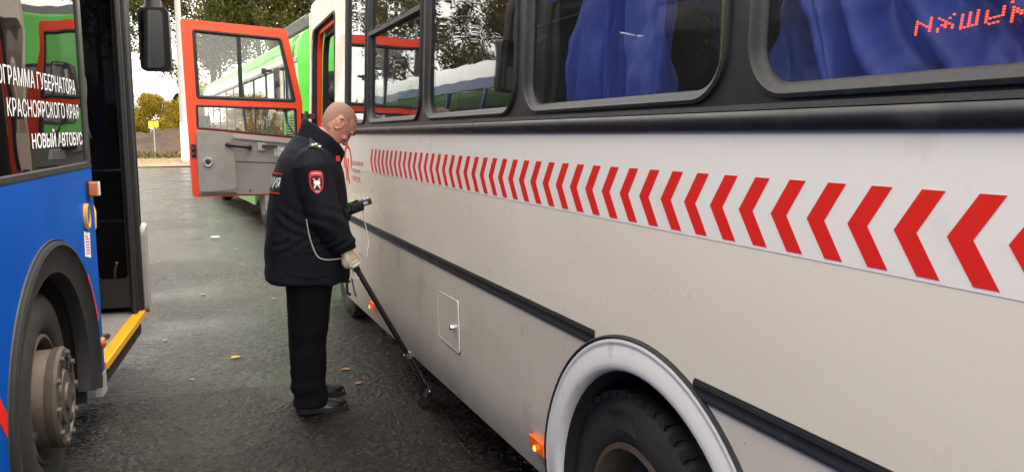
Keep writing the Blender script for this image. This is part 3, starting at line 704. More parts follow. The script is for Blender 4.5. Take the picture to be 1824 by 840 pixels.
ip = MB().plate(rpoly([(.112, 1.066), (1.02, 1.062), (1.02, 1.562), (.112, 1.645)], .02), [], MD, .0205, .034).build('door_inner_panel', 'door_grey', door, bevel=.006)
MB().plate(rpoly([(.42, 1.575), (1.0, 1.515), (1.0, 1.560), (.42, 1.618)], .01), [], MD, .035, .052).build('panel_ledge', 'door_grey_light', door, bevel=.006)
MB().plate(rpoly([(.120, 1.095), (.435, 1.115), (.425, 1.40), (.385, 1.628), (.120, 1.640)], .04), [], MD, .0345, .075).build('panel_box', 'door_grey', door, bevel=.022)
MB().plate(rpoly([(.44, 1.36), (.99, 1.33), (.99, 1.338), (.44, 1.368)], .002), [], MD, .0345, .037).build('panel_crease', 'black_trim', door)
MB().plate(rpoly([(.120, 1.09), (.44, 1.09), (.44, 1.145), (.120, 1.145)], .02), [], MD, .0345, .066).build('panel_foot', 'door_grey', door, bevel=.01)
MB().lathe([(.042, 0), (.042, .012), (.036, .018), (.026, .010), (.020, .010), (.020, .0), (.001, .0)], (.200, DY-.075, 1.362), (0, -1, 0), 28).build('lock_ring', 'bus_trim_grey', door)
MB().lathe([(.017, .008), (.001, .008)], (.200, DY-.075, 1.362), (0, -1, 0), 20).build('lock_core', 'plastic_black', door)
MB().tube([(.365, DY-.035, 1.520), (.37, DY-.085, 1.518), (.40, DY-.095, 1.512), (.53, DY-.095, 1.498), (.555, DY-.085, 1.494), (.56, DY-.035, 1.492)], [.022, .022, .017, .017, .022, .022], 10).build('grab_handle', 'plastic_black', door)
MB().plate(rpoly([(.63, 1.465), (.70, 1.46), (.70, 1.53), (.63, 1.535)], .006), [], MD, .035, .06).build('latch_plate', 'door_grey_light', door, bevel=.004)
MB().plate(rpoly([(.665, 1.49), (.80, 1.483), (.80, 1.508), (.665, 1.515)], .006), [], MD, .06, .085).build('latch_lever', 'plastic_black', door, bevel=.004)
st = MB().plate([(.775, 1.415), (.905, 1.395), (.905, 1.475), (.775, 1.495)], [], MD, .0345, .036).build('door_sticker', 'paper', door, smooth=0)
b = MB()
for k in range(5): b.plate([(.785, 1.478-k*.015), (.785+(.05 if k == 0 else .10), 1.470-k*.015), (.785+(.05 if k == 0 else .10), 1.475-k*.015), (.785, 1.483-k*.015)], [], MD, .0362, .0368)
b.build('sticker_print', 'ink', st, smooth=0)
MB().plate(rpoly([(.066, 1.40), (.106, 1.40), (.106, 1.52), (.066, 1.52)], .008), [], MD, .0205, .028).build('lock_plate', 'black_trim', door)
for z in (1.43, 1.475): MB().ellipsoid((.086, DY-.032, z), (.016, .014, .018)).build('lock_claw', 'plastic_black', door)
for z in (1.17, 1.42, 1.70): pass
for u, v in ((.16, 1.10), (.55, 1.10), (.90, 1.095), (.97, 1.30)): MB().ellipsoid((u, DY-.036, v), (.008, .005, .008), None, 10, 6).build('panel_screw', 'plastic_black', door)
MB().box((.69, DY-.04, 2.15), (.73, DY-.002, 2.20)).tube([(.73, DY-.02, 2.18), (.78, DY-.025, 2.185)], .012).build('glass_catch', 'plastic_black', door)
for z in (1.75, 1.25): MB().box((1.03, DY-.02, z), (D+.02, DY+.02, z+.05)).tube([(1.075, DY-.03, z-.02), (1.075, DY-.03, z+.07)], .016).build('door_hinge', 'steel_rusty', door)
# mirror on its arm ahead of the door
mi = MB().plate(rrect(.86, 1.02, 1.83, 2.26, .035), [], lambda u, v, d: (u, 8.15+d, v), 0, .07).build('mirror_housing', 'plastic_black', bus, bevel=.02)
MB().plate(rrect(.873, 1.007, 1.845, 2.245, .028), [], lambda u, v, d: (u+d, 8.145+d+(u-.94)*.12, v), -.003, 0).build('mirror_face', 'mirror_glass', mi)
MB().tube([(.96, 8.18, 1.85), (.97, 8.17, 1.74), (1.03, 8.10, 1.62), (1.13, 7.98, 1.52), (D+.12, 7.84, 1.46)], .016).build('mirror_arm', 'plastic_black', mi)

# ================================================================== BLUE BUS ON THE LEFT (frame: y forward, x towards the lane, side plane x = 0)
HB = R(-6.32)
lo = V((-.92*math.cos(R(6.32)), .92*math.sin(R(6.32)), 0))
blue = empty('blue_bus', lo, 'blue bus with open front door and white lettering on its window', 'bus', rot=(R(.55), 0, HB))
MB_ = lambda y, z, o=0.0: (o, y, z)
BA, BZ, BR = 3.59, .467, .660
BSK = .33
def barc(r, z, n=30):
    a0 = math.degrees(math.asin((z-BZ)/r)); return arc(BA, BZ, r, a0, 180-a0, n)
MB().plate([(-5, BSK), (BA-math.sqrt(BR**2-(BSK-BZ)**2), BSK)]+barc(BR, BSK)[::-1]+[(4.40, BSK+.02), (4.408, 1.400), (-5, 1.400)], [], MB_, -.03, 0).build('side_panel', 'bus_blue', blue)
MB().box((-.02, -5, 1.401), (.003, 4.408, 1.412)).build('window_sill_strip', 'gasket', blue)
# side windows: dark glued glazing with thin joints, and the frame of the last pane
for (a, b_) in ((-3.4, -1.75), (-1.72, .60), (.63, 2.93), (2.96, 4.335)):
    wn = MB().plate(rrect(a, b_, 1.420, 2.50, .02, 3), [], MB_, -.012, -.006).build('window', 'glass_dark', blue, smooth=0)
    MB().sweep2(rrect(a, b_, 1.420, 2.50, .02, 3), [(.015, -.015), (.015, .001), (-.004, .001), (-.010, -.005), (-.010, -.02)], MB_).build('window_seal', 'rubber', wn)
MB().plate([(4.335, 1.413), (4.41, 1.413), (4.41, 2.66), (-5, 2.66), (-5, 2.515), (4.335, 2.515)], [], MB_, -.03, .0).build('door_side_pillar', 'black_band', blue)
MB().box((-.10, 3.96, 1.45), (-.05, 4.06, 2.5)).build('inner_pillar', 'interior_dark', blue)
MB().plate([(-5, 2.66), (5.95, 2.66), (5.98, 2.74), (5.9, 2.9), (-5, 2.9)], [], lambda y, z, o=0: (o-max(0, z-2.7)*.5, y, z), -.03, .001).build('cove_panel', 'bus_blue', blue)
MB().plate([(0-.10, 2.88), (-.5, 2.97), (-2.0, 2.97), (-2.4, 2.88), (-2.4, 2.84), (-.10, 2.84)], [], lambda u, v, d: (u, d, v), -5, 5.9).build('roof', 'bus_roof_white', blue)
# doorway: folded door leaf, posts, step with tread plate and yellow nosing
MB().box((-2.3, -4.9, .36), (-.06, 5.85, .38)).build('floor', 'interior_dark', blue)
MB().box((-.66, 4.42, .372), (-.05, 5.62, .388)).build('step_plate', 'tread_plate', blue)
b = MB()
for i in range(34):
    for j in range(16):
        y = 4.45+i*.034; x = -.64+j*.036; a = R(40 if (i+j) % 2 else -40); d = V((math.cos(a), math.sin(a), 0)); n = V((-d.y, d.x, 0))
        c = V((x, y, .3885)); b.add([c+d*.012, c+n*.004+V((0, 0, .0025)), c-d*.012, c-n*.004+V((0, 0, .0025))], [(0, 1, 2, 3)])
b.build('tread_lug', 'tread_lug', blue, smooth=0)['kind'] = 'stuff'
MB().box((-.055, 4.415, .345), (.012, 5.63, .392)).build('step_nosing', 'yellow_paint', blue, bevel=.006)
MB().box((-.06, 4.412, .24), (-.02, 5.62, .343)).build('step_skirt', 'interior_dark', blue)
MB().box((-.03, 4.30, .24), (.004, 4.408, .352)).build('sill_end', 'bus_grey', blue)
for (x0, x1, y) in ((-.60, -.30, 5.50), (-.29, -.03, 5.56)):
    lf = MB().plate([(x0, .43), (x1, .43), (x1, 2.62), (x0, 2.62)], [rrect(x0+.04, x1-.04, .62, 2.5, .03, 3)], lambda u, v, d: (u, y+d, v), 0, .035).build('door_leaf', 'plastic_black', blue)
    MB().plate(rrect(x0+.04, x1-.04, .62, 2.5, .03, 3), [], lambda u, v, d: (u, y+d, v), .014, .018).build('door_pane', 'glass_dark', lf, smooth=0)
MB().tube([(-.035, 5.53, .40), (-.035, 5.53, 2.65)], .022, 10).build('door_post', 'plastic_black', blue)
MB().box((-.075, 5.60, .40), (.006, 5.66, 2.66)).build('door_seal', 'rubber', blue, bevel=.01)
MB().tube([(-.07, 4.45, 1.27), (-.03, 4.455, 1.24), (-.012, 4.46, 1.17), (-.015, 4.46, 1.09), (-.03, 4.455, 1.06)], .011, 8).box((-.035, 4.448, 1.055), (-.015, 4.466, 1.245)).build('entrance_handle', 'yellow_rail', blue, bevel=.004)
MB().tube([(-.30, 4.75, .39), (-.30, 4.75, .55), (-.28, 4.78, .60)], .010).build('floor_stay', 'chrome', blue)
MB().tube([(-.15, 4.62, .402), (-.13, 4.76, .405)], .014).build('loose_bolt', 'plastic_black', blue)
MB().tube([(-.12, 4.86, .402), (-.08, 4.92, .405)], .016).build('loose_bolt', 'plastic_black', blue)
# front corner, bumper, front end
MB().plate([(5.66, .95), (5.97, .95), (5.96, 1.6), (5.90, 2.75), (5.66, 2.75)], [], lambda y, z, o=0: (o-.06*max(0, (y-5.7)/.3)**2, y, z), -.04, .012).build('corner_post', 'plastic_black', blue, bevel=.012)
MB().plate(rpoly([(5.66, .36), (5.98, .36), (6.04, .60), (6.02, .94), (5.66, .94)], .06), [], lambda y, z, o=0: (o-.08*max(0, (y-5.7)/.35)**2, y, z), -.06, .03, cutu=[5.75, 5.82, 5.88, 5.94, 6.0]).build('bumper_corner', 'bus_grey', blue, bevel=.015)
MB().box((-2.4, 5.96, .36), (-.05, 6.06, .95)).build('bumper', 'bus_grey', blue, bevel=.03)
MB().box((-2.4, 5.96, .955), (-.05, 6.03, 1.30)).build('front_panel', 'bus_blue', blue, bevel=.02)
MB().plate(rrect(-2.35, -.08, 1.31, 2.60, .1), [], lambda u, v, d: (u, 6.0+d, v), 0, .01).build('windscreen', 'glass_dark', blue, smooth=0)
MB().box((-2.4, 5.92, 2.61), (-.05, 6.02, 2.86)).build('destination_box', 'plastic_black', blue, bevel=.03)
MB().box((-2.45, -5, .35), (-2.40, 5.95, 1.4)).box((-2.45, -5, 2.5), (-2.40, 5.95, 2.85)).build('far_side', 'interior_dark', blue)
MB().plate([(-5, 1.4), (5.95, 1.4), (5.95, 2.5), (-5, 2.5)], [], lambda y, z, d: (-2.42+d, y, z), 0, .005).build('far_window', 'glass_dark', blue, smooth=0)
MB().box((-2.40, -5.02, .35), (-.02, -4.98, 2.86)).build('rear_panel', 'bus_blue', blue)
MB().box((-2.3, 5.65, .4), (-.6, 5.9, 1.35)).build('dashboard', 'interior_dark', blue)
MB().box((-2.38, -4.9, .39), (-.7, 4.3, .75)).build('inner_wall', 'interior_dark', blue)
MB().box((-2.35, -4.9, 2.60), (-.06, 5.9, 2.64)).build('ceiling', 'interior_dark', blue)
# seats inside; an added white blob imitates a bright reflection in the glass
for i, y in enumerate((.9, 1.75, 2.60, 3.42)):
    o = bpy.data.objects.new('seat', sm); COL.objects.link(o); o.parent = blue; o.location = (-.36, y, .62)
MB().ellipsoid((-.30, 3.52, 1.66), (.15, .05, .10)).build('reflection_blob', 'reflection_white', blue)
# lettering on the glass
for s, y0, y1, z0, z1, bo in (('ПРОГРАММА ГУБЕРНАТОРА', 3.02, 4.215, 1.748, 1.817, .0), ('КРАСНОЯРСКОГО КРАЯ', 3.215, 4.245, 1.636, 1.703, .0), ('НОВЫЙ АВТОБУС', 3.475, 4.283, 1.514, 1.590, .016)):
    lettering('lettering', s, lambda u, v: MB_(y0+(y1-y0)*u, z0+(z1-z0)*v, -.004), 'text_white', blue, bo)
# lamps, sticker, red slanted reflectors
la = MB().plate(rrect(4.265, 4.345, 1.255, 1.34, .008), [], MB_, .0, .012).build('side_lamp', 'plastic_black', blue)
MB().plate(rrect(4.275, 4.338, 1.263, 1.332, .008), [], MB_, .0125, .045).build('lamp_lens', 'lamp_amber_off', la, bevel=.006)
MB().plate(rrect(4.318, 4.345, 1.263, 1.332, .006), [], MB_, .0125, .048).build('clear_lens', 'lamp_clear', la, bevel=.006)
ov = [(4.215+.042*math.cos(2*math.pi*k/28), 1.172+.062*math.sin(2*math.pi*k/28)) for k in range(28)]
om = MB().sweep2(ov, [(.0, 0), (.0, .016), (-.008, .018), (-.010, .0)], MB_).build('round_reflector', 'lamp_yellow_off', blue)
MB().plate([(4.215+(p[0]-4.215)*.8, 1.172+(p[1]-1.172)*.84) for p in ov], [], MB_, .0, .010).build('reflector_lens', 'bus_blue', om)
sk = MB().plate([(4.155, .985), (4.265, .962), (4.275, 1.085), (4.165, 1.105)], [], MB_, .0005, .0015).build('notice', 'paper', blue, smooth=0)
b = MB()
for k in range(7): b.plate([(4.175, 1.078-k*.014), (4.175+(.05 if k == 0 else .078), 1.068-k*.014), (4.175+(.05 if k == 0 else .078), 1.074-k*.014), (4.175, 1.084-k*.014)], [], MB_, .0018, .0022)
b.build('notice_print', 'ink_red', sk, smooth=0)
for (a, c, z0, z1) in ((4.165, 4.330, .895, .605), (2.79, 2.95, .80, .55)):
    MB().plate([(a-.016, z0-.05), (a+.026, z0), (c+.018, z1+.05), (c-.022, z1)], [], MB_, .0005, .0015).build('red_flash', 'decal_red', blue, smooth=0)
MB().ellipsoid((.012, 4.33, .515), (.018, .028, .030)).build('marker_lamp', 'lamp_amber_off', blue)
# wheel arch rubber and wheel
pa = barc(BR, BSK-.02, 48)
MB().sweep2(pa, [(.006, .0), (.004, .018), (-.012, .024), (-.030, .010), (-.125, -.004), (-.14, -.03), (-.14, -.06), (0, -.03)], lambda u, v, d: (d, u, v), closed=False).build('arch_rubber', 'rubber', blue)
MB().sweep2(pa, [(.008, .0), (.010, .006), (.014, .006), (.016, 0)], lambda u, v, d: (d, u, v), closed=False).build('arch_bead', 'gasket', blue)
al_ = arc(BA, BZ, .60, -20, 200, 30)
MB().rings([[V((x, p[0], p[1])) for p in al_] + [V((x, BA+(p[0]-BA)*1.02, BZ+(p[1]-BZ)*1.02)) for p in al_[::-1]] for x in (-.04, -.62)], cap=False).build('arch_liner', 'interior_dark', blue)
MB().box((-.64, 2.9, .2), (-.62, 4.4, 1.2)).build('inner_arch_wall', 'interior_dark', blue)
wx, wy, wz, wr = -.115, 3.665, .455, .455
ST = Matrix.Translation((wx, wy, wz)) @ Matrix.Rotation(R(3.5), 4, 'Z') @ Matrix.Translation((-wx, -wy, -wz))
t = MB().lathe([(wr*.62, -.20), (wr*.8, -.215), (wr*.96, -.205), (wr, -.18), (wr, .0), (wr*.98, .025), (wr*.93, .040), (wr*.82, .052), (wr*.70, .046), (wr*.62, .03), (wr*.54, -.02)], (wx, wy, wz), (1, 0, 0), 72)
t.v = [ST @ p for p in t.v]; ty = t.build('tyre', 'tyre', blue)
rm = MB().lathe([(wr*.60, .02), (wr*.60, .032), (wr*.57, .034), (wr*.56, -.0), (wr*.54, -.10), (.195, -.11), (.205, -.09), (.205, .060), (.200, .075), (.18, .08)], (wx, wy, wz), (1, 0, 0), 56)
rm.v = [ST @ p for p in rm.v]; rim = rm.build('rim', 'steel_rusty', blue)
hb = MB().lathe([(.18, .070), (.212, .072), (.216, .100), (.205, .112), (.17, .114), (.165, .104), (.12, .100), (.11, .114), (.06, .116), (.055, .124), (.001, .124)], (wx, wy, wz), (1, 0, 0), 48)
hb.v = [ST @ p for p in hb.v]; hub = hb.build('hub', 'steel_grey', blue)
for k in range(10):
    a = 2*math.pi*k/10; n_ = MB().lathe([(.015, .0), (.015, .010), (.010, .014), (.001, .014)], (wx+.112, wy+.186*math.cos(a), wz+.186*math.sin(a)), (1, 0, 0), 6)
    n_.v = [ST @ p for p in n_.v]; n_.build('wheel_nut', 'steel_rusty', hub, smooth=20)
    e_ = MB().lathe([(.020, .0), (.020, .002), (.001, .002)], (wx+.1125, wy+.145*math.cos(a+.31), wz+.145*math.sin(a+.31)), (1, 0, 0), 12)
    e_.v = [ST @ p for p in e_.v]; e_.build('hub_hole', 'interior_dark', hub, smooth=0)
MB().box((-.55, 3.55, .40), (-.2, 3.75, .52)).build('axle_end', 'interior_dark', blue)
# outside mirror hanging from the front corner
mh = MB().plate(rrect(.0, .205, 1.985, 2.415, .04), [], lambda u, v, d: (u, 6.06+d-(u-.1)*.25, v), 0, .10).build('mirror_housing', 'plastic_black', blue, bevel=.025)
MB().plate(rrect(.018, .165, 2.005, 2.395, .03), [], lambda u, v, d: (u, 6.055+d-(u-.1)*.25, v), -.004, 0).build('mirror_face', 'mirror_glass', mh)
MB().tube([(.10, 6.10, 2.39), (.10, 6.11, 2.50), (.09, 6.12, 2.62), (.06, 6.12, 2.74), (-.02, 6.08, 2.82), (-.25, 6.0, 2.84)], [(.065, .035), (.05, .035), (.045, .04), .04, .04, .04], 12).build('mirror_arm', 'plastic_black', mh)

# ================================================================== GREEN BUS AHEAD (frame: y forward, x inwards from its left side, origin at the rear left corner)
HG = R(3.85); ug = V((math.sin(-HG), math.cos(-HG), 0)); xg = V((math.cos(HG), math.sin(HG), 0))
green = empty('green_bus', xg*2.2+ug*10.85, 'green bus parked ahead, its rear corner beyond the open red door', 'bus', rot=(0, 0, HG))
MG = lambda y, z, o=0.0: (-o, y, z)
GL = 13.0
MB().plate([(0, .32), (3.05, .32)]+arc(3.65, .45, .58, 190, -10, 20)+[(4.25, .32), (9.6, .32)]+arc(10.2, .45, .58, 190, -10, 20)+[(10.8, .32), (GL, .32), (GL, 1.44), (0, 1.44)], [], MG, -.03, 0).build('side_panel', 'bus_green', green)
MB().plate([(0, .22), (3.0, .22), (3.0, .62), (0, .62)], [], MG, .001, .006).build('rear_skirt', 'bus_dirty_low', green)
cov = [(0, 2.63), (.0, 2.72), (.035, 2.86), (.11, 2.98), (.24, 3.06), (.5, 3.10), (2.0, 3.10), (2.26, 3.06), (2.39, 2.98), (2.465, 2.86), (2.5, 2.72), (2.5, 2.63)]
MB().plate(cov+[(2.44, 2.63), (2.4, 2.90), (2.2, 3.02), (.3, 3.02), (.1, 2.90), (.06, 2.63)], [], lambda u, v, d: (u, d, v), 0, GL).build('roof', 'bus_green_skylit', green, smooth=50)
MB().sweep2([(GL*i/20, 2.60) for i in range(21)], [(-.028, 0), (-.02, .016), (.02, .016), (.028, 0)], MG, closed=False).build('drip_rail', 'bus_trim_grey', green)
y = 1.15; k = 0
while y < GL-.4:
    wd = 1.30 if k % 3 else 1.42
    wn = MB().plate(rrect(y+.03, min(y+wd, GL-.05)-.03, 1.47, 2.56, .03, 3), [], MG, -.012, -.006).build('window', 'glass_green', green, smooth=0)
    MB().sweep2(rrect(y+.03, min(y+wd, GL-.05)-.03, 1.47, 2.56, .03, 3), [(.028, -.02), (.028, .003), (-.004, .003), (-.008, -.02)], MG).build('window_frame', 'rubber', wn)
    if k in (1, 3, 4, 6): MB().plate([(y+.03, 2.20), (y+wd-.03, 2.20), (y+wd-.03, 2.225), (y+.03, 2.225)], [], MG, -.006, .004).build('sash_bar', 'rubber', wn)
    y += wd; k += 1
MB().plate([(0, 1.44), (1.15, 1.44), (1.15, 2.60), (0, 2.60)], [], MG, -.03, .0).build('rear_side_panel', 'bus_green', green)
MB().box((.03, 1.15, 1.40), (.04, GL, 1.46)).build('window_backing', 'interior_dark', green)
MB().box((.8, .3, .9), (1.0, GL-.3, 2.9)).build('interior_bulkhead', 'interior_dark', green)
# engine louvres: each slat a part
def louvre(y0, y1, z0, z1, n):
    lv = MB().plate([(y0, z0), (y1, z0), (y1, z1), (y0, z1)], [], lambda y, z, o=0: (-o+(max(0, z-2.72)*.42 if z > 2.72 else 0), y, z), .001, .004).build('louvre_recess', 'interior_dark', green)
    h = (z1-z0)/n
    s_ = MB().box((-.022, y0+.01, 0), (-.005, y1-.01, h*.55)).mesh('louvre_slat', (0, 0, 0), 0); s_.materials.append(MATS['bus_green'])
    for i in range(n):
        o = bpy.data.objects.new('louvre_slat', s_); COL.objects.link(o); o.parent = lv; z = z0+h*(i+.2); o.location = (max(0, z-2.72)*.42 if z > 2.72 else 0, 0, z)
louvre(.22, .62, 2.66, 2.96, 9); louvre(.20, .95, 1.95, 2.52, 15); louvre(.20, .95, 1.30, 1.88, 15)
# rear face
RF = lambda u, v, d: (u, -d, v)
MB().plate(rpoly([(.0, .35), (2.5, .35), (2.5, 2.72), (2.42, 2.96), (2.2, 3.07), (.3, 3.07), (.08, 2.96), (.0, 2.72)], .05), [rrect(.35, 2.15, 1.75, 2.45, .1)], RF, -.03, .02).build('rear_panel', 'bus_green', green, bevel=.02)
rw = MB().plate(rrect(.35, 2.15, 1.75, 2.45, .1), [], RF, .0, .006).build('rear_window', 'glass_green', green, smooth=0)
MB().sweep2(rrect(.35, 2.15, 1.75, 2.45, .1), [(.02, .018), (.01, .034), (-.02, .03), (-.02, .0)], RF).build('rear_window_seal', 'rubber', rw)
MB().plate(rrect(.25, 2.25, .85, 1.55, .04), [], RF, .021, .035).build('engine_hatch', 'bus_green', green, bevel=.01)
for x in (.10, 2.40):
    for z in (.75, .90, 1.05): MB().lathe([(.055, 0), (.055, .02), (.04, .03), (.001, .03)], (x, -.02, z), (0, -1, 0), 20).build('tail_lamp', 'decal_red', green)
MB().box((-.01, -.10, .35), (2.51, .0, .62)).build('rear_bumper', 'bus_dirty_low', green, bevel=.03)
MB().plate([(.2, 3.05), (2.3, 3.05), (2.3, 3.26), (.2, 3.26)], [], lambda u, v, d: (u, d+(v-3.05)*1.2, v), .15, 2.4).build('roof_unit', 'plastic_black', green, bevel=.04)
for y in (3.65, 10.2):
    t = MB().lathe([(.28, -.25), (.45, -.25), (.48, -.22), (.48, -.03), (.45, 0), (.30, .01), (.28, -.03)], (.06, y, .48), (-1, 0, 0), 40).build('tyre', 'tyre', green)
    MB().lathe([(.285, 0), (.27, -.03), (.2, -.10), (.1, -.10), (.09, -.03), (.001, -.03)], (.06, y, .48), (-1, 0, 0), 32).build('rim', 'steel_rusty', green)
MB().box((.4, .2, .35), (2.1, GL-.2, .6)).build('chassis', 'interior_dark', green)
MB().box((2.47, 0, .35), (2.5, GL, 2.65)).build('far_side', 'bus_green', green)
MB().plate(rpoly([(.0, .35), (2.5, .35), (2.5, 2.9), (2.3, 3.05), (.2, 3.05), (.0, 2.9)], .05), [], lambda u, v, d: (u, GL+d, v), 0, .04).build('front_panel', 'bus_green', green)
MB().plate(rrect(-.16, .0, 1.75, 2.15, .03), [], lambda u, v, d: (u, GL+.1+d, v), 0, .06).build('mirror', 'plastic_black', green, bevel=.02)

# ================================================================== NAVY AND WHITE BUS beyond the blue one (met in the window reflections)
navy = empty('navy_bus', (-1.55, 8.9, 0), 'navy bus with white roof standing beyond the blue bus', 'bus', rot=(0, 0, R(-.5)))
MN = lambda y, z, o=0.0: (o, y, z)
MB().plate([(0, .35), (9, .35), (9, 1.45), (0, 1.45)], [], MN, -.03, 0).build('side_panel', 'bus_navy', navy)
MB().plate([(0, 2.45), (9, 2.45), (9, 2.6), (0, 2.6)], [], MN, -.03, 0).build('window_header', 'bus_navy', navy)
MB().plate([(0, 2.6), (-.1, 2.8), (-.4, 2.95), (-2.0, 2.95), (-2.3, 2.8), (-2.4, 2.6)], [], lambda u, v, d: (u, d, v), -.02, 9.02).build('roof', 'bus_roof_white', navy)
MB().box((-2.4, 0, .35), (-.04, .04, 2.59)).build('rear_panel', 'bus_navy', navy)
MB().box((-2.4, 8.96, .35), (-.04, 9, 2.59)).build('front_panel', 'bus_navy', navy)
MB().box((-2.4, .05, .35), (-2.36, 8.95, 2.59)).build('far_side', 'bus_navy', navy)
MB().plate(rrect(-2.1, -.3, 1.5, 2.4, .08), [], lambda u, v, d: (u, -d, v), .001, .008).build('rear_window', 'glass_dark', navy, smooth=0)
for i in range(6):
    MB().plate(rrect(.06+i*1.48, 1.50+i*1.48, 1.46, 2.44, .05), [], MN, -.02, -.012).build('window', 'glass_dark', navy, smooth=0)
    MB().box((-.03, 1.50+i*1.48, 1.45), (.0, 1.54+i*1.48, 2.45)).build('window_post', 'bus_navy', navy)
for y in (2.0, 7.2):
    MB().lathe([(.28, -.25), (.45, -.25), (.48, -.22), (.48, -.03), (.45, 0), (.30, .01), (.05, -.05), (.001, -.05)], (.02, y, .48), (1, 0, 0), 36).build('wheel', 'tyre', navy)

# ================================================================== LAMP POST, SIGN
post = empty('lamp_post', (.10, 49, .1), 'pale concrete lamp post with whitewashed foot behind the red door', 'lamp post')
MB().tube([(.10, 49, 2.3), (.10, 49, 13)], [.195, .135], 16).build('shaft', 'concrete', post)
MB().tube([(.10, 49, 0), (.10, 49, 2.3)], [.225, .215], 16).build('whitewashed_foot', 'whitewash', post)
MB().tube([(.10, 49, 12.9), (.4, 48.6, 13.5), (1.6, 47.2, 13.8)], .05).ellipsoid((1.9, 46.9, 13.8), (.35, .35, .10)).build('lamp_arm', 'concrete', post)
sg = empty('yellow_sign', (-1.72, 57.5, .1), 'small yellow sign board on a post before the earth bank', 'sign')
MB().box((-2.03, 57.45, 2.14), (-1.42, 57.48, 2.52)).build('board', 'sign_yellow', sg)
MB().tube([(-1.72, 57.5, .1), (-1.72, 57.5, 2.5)], .035).build('post', 'concrete', sg)

# ================================================================== TREES
def make_tree(seed, h, r0, base, spread, nleaf, ls, leaf, conifer=False, bush=False):
    rnd = random.Random(seed); T = MB(); tips = []
    def branch(p, d, L, r, lev):
        n = 5; pts = [p.copy()]; rs = [r]
        for i in range(n):
            d = (d+V((rnd.gauss(0, .13), rnd.gauss(0, .13), rnd.gauss(.03, .07)))).normalized(); p = p+d*(L/n); pts.append(p.copy()); rs.append(max(r*(1-.72*(i+1)/n), .008))
            if lev >= 1: tips.append((p.copy(), .30+.10*L))
        T.tube(pts, rs, 8 if lev == 0 else 5 if lev == 1 else 4)
        if lev >= 3: return
        k = {0: 0, 1: 5, 2: 3}[lev]
        for j in range(k):
            t = rnd.uniform(.35, 1.0); i = min(int(t*n), n-1); q = pts[i].lerp(pts[i+1], t*n-i)
            nd = (d+V((rnd.gauss(0, .65), rnd.gauss(0, .65), rnd.gauss(.1, .35)))).normalized()
            branch(q, nd, L*rnd.uniform(.4, .62), rs[i]*.55, lev+1)
    if conifer:
        T.tube([(0, 0, 0), (0, 0, h)], [r0, .02], 7)
        for i in range(60):
            t = i/60; z = base+(h-base)*t; L = spread*(1-t)**.8*rnd.uniform(.8, 1.1); a = rnd.uniform(0, 6.28)
            e = V((L*math.cos(a), L*math.sin(a), z-.12*L)); T.tube([(0, 0, z), e], [.03, .008], 4)
            for s in (.3, .5, .7, .85, 1): tips.append((V((0, 0, z)).lerp(e, s), .22+.1*L*(1-s)))
    else:
        tr = []; p = V((0, 0, 0)); nseg = 9
        for i in range(nseg+1):
            tr.append(V((rnd.gauss(0, .02)*h*i/nseg*.5, rnd.gauss(0, .02)*h*i/nseg*.5, h*.92*i/nseg)))
        trs = [r0*(1-.85*i/nseg) for i in range(nseg+1)]; trs[0] *= 1.25
        T.tube(tr, trs, 10)
        nb = int(22 if not bush else 14)
        for j in range(nb):
            t = (base/h)+(1-base/h)*((j+.5)/nb); i = min(int(t*nseg), nseg-1); q = tr[i].lerp(tr[i+1], min(1, t*nseg-i))
            a = j*2.4+rnd.uniform(-.4, .4); el = rnd.uniform(.15, .7)+.3*t
            shape = math.sin(math.pi*min(1, .18+.80*((j+.5)/nb)))**.7
            L = spread*shape*rnd.uniform(.7, 1.15)
            branch(q, V((math.cos(a)*math.cos(el), math.sin(a)*math.cos(el), math.sin(el))), L, max(trs[i]*.5, .02), 1)
    tm = T.mesh('trunk', (0, 0, 0), 60); tm.materials.append(MATS['bark'])
    rng = np.random.default_rng(seed); tp = np.array([t[0][:] for t in tips]); sg_ = np.array([t[1] for t in tips])
    keep = rng.random(len(tp)) > .22; tp = tp[keep]; sg_ = sg_[keep]
    ix = rng.integers(0, len(tp), nleaf); C_ = tp[ix]+rng.normal(0, 1, (nleaf, 3))*(sg_[ix]*.85)[:, None]*np.array([1, 1, .8])
    u = rng.normal(0, 1, (nleaf, 3)); u /= np.linalg.norm(u, axis=1)[:, None]; q = rng.normal(0, 1, (nleaf, 3)); v = np.cross(u, q); v /= np.linalg.norm(v, axis=1)[:, None]
    sz = ls*rng.uniform(.6, 1.4, nleaf)[:, None]
    vs = np.stack([C_+u*sz, C_+v*sz*.55, C_-u*sz, C_-v*sz*.55], 1).reshape(-1, 3)
    me = bpy.data.meshes.new('crown'); me.vertices.add(len(vs)); me.vertices.foreach_set('co', vs.ravel())
    me.loops.add(nleaf*4); me.loops.foreach_set('vertex_index', np.arange(nleaf*4)); me.polygons.add(nleaf)
    me.polygons.foreach_set('loop_start', np.arange(0, nleaf*4, 4)); me.polygons.foreach_set('loop_total', np.full(nleaf, 4)); me.update(); me.validate()
    me.materials.append(MATS[leaf]); return tm, me
def plant(name, tmesh, cmesh, loc, rz, s, label, cat, group=None):
    o = bpy.data.objects.new(name, None); COL.objects.link(o); o.location = loc; o.rotation_euler = (0, 0, rz); o.scale = (s, s, s); tag(o, label, cat, group)
    a = bpy.data.objects.new('trunk', tmesh); c = bpy.data.objects.new('crown', cmesh)
    for q in (a, c): COL.objects.link(q); q.parent = o
    return o
TA = make_tree(11, 19, .26, 7.0, 5.0, 34000, .115, 'leaf_green')
TB = make_tree(23, 22, .30, 6.0, 5.5, 38000, .12, 'leaf_olive')
TC = make_tree(5, 16, .20, 5.0, 4.5, 17000, .115, 'leaf_olive')
BU = make_tree(31, 5.2, .09, .5, 2.5, 22000, .085, 'leaf_yellow', bush=True)
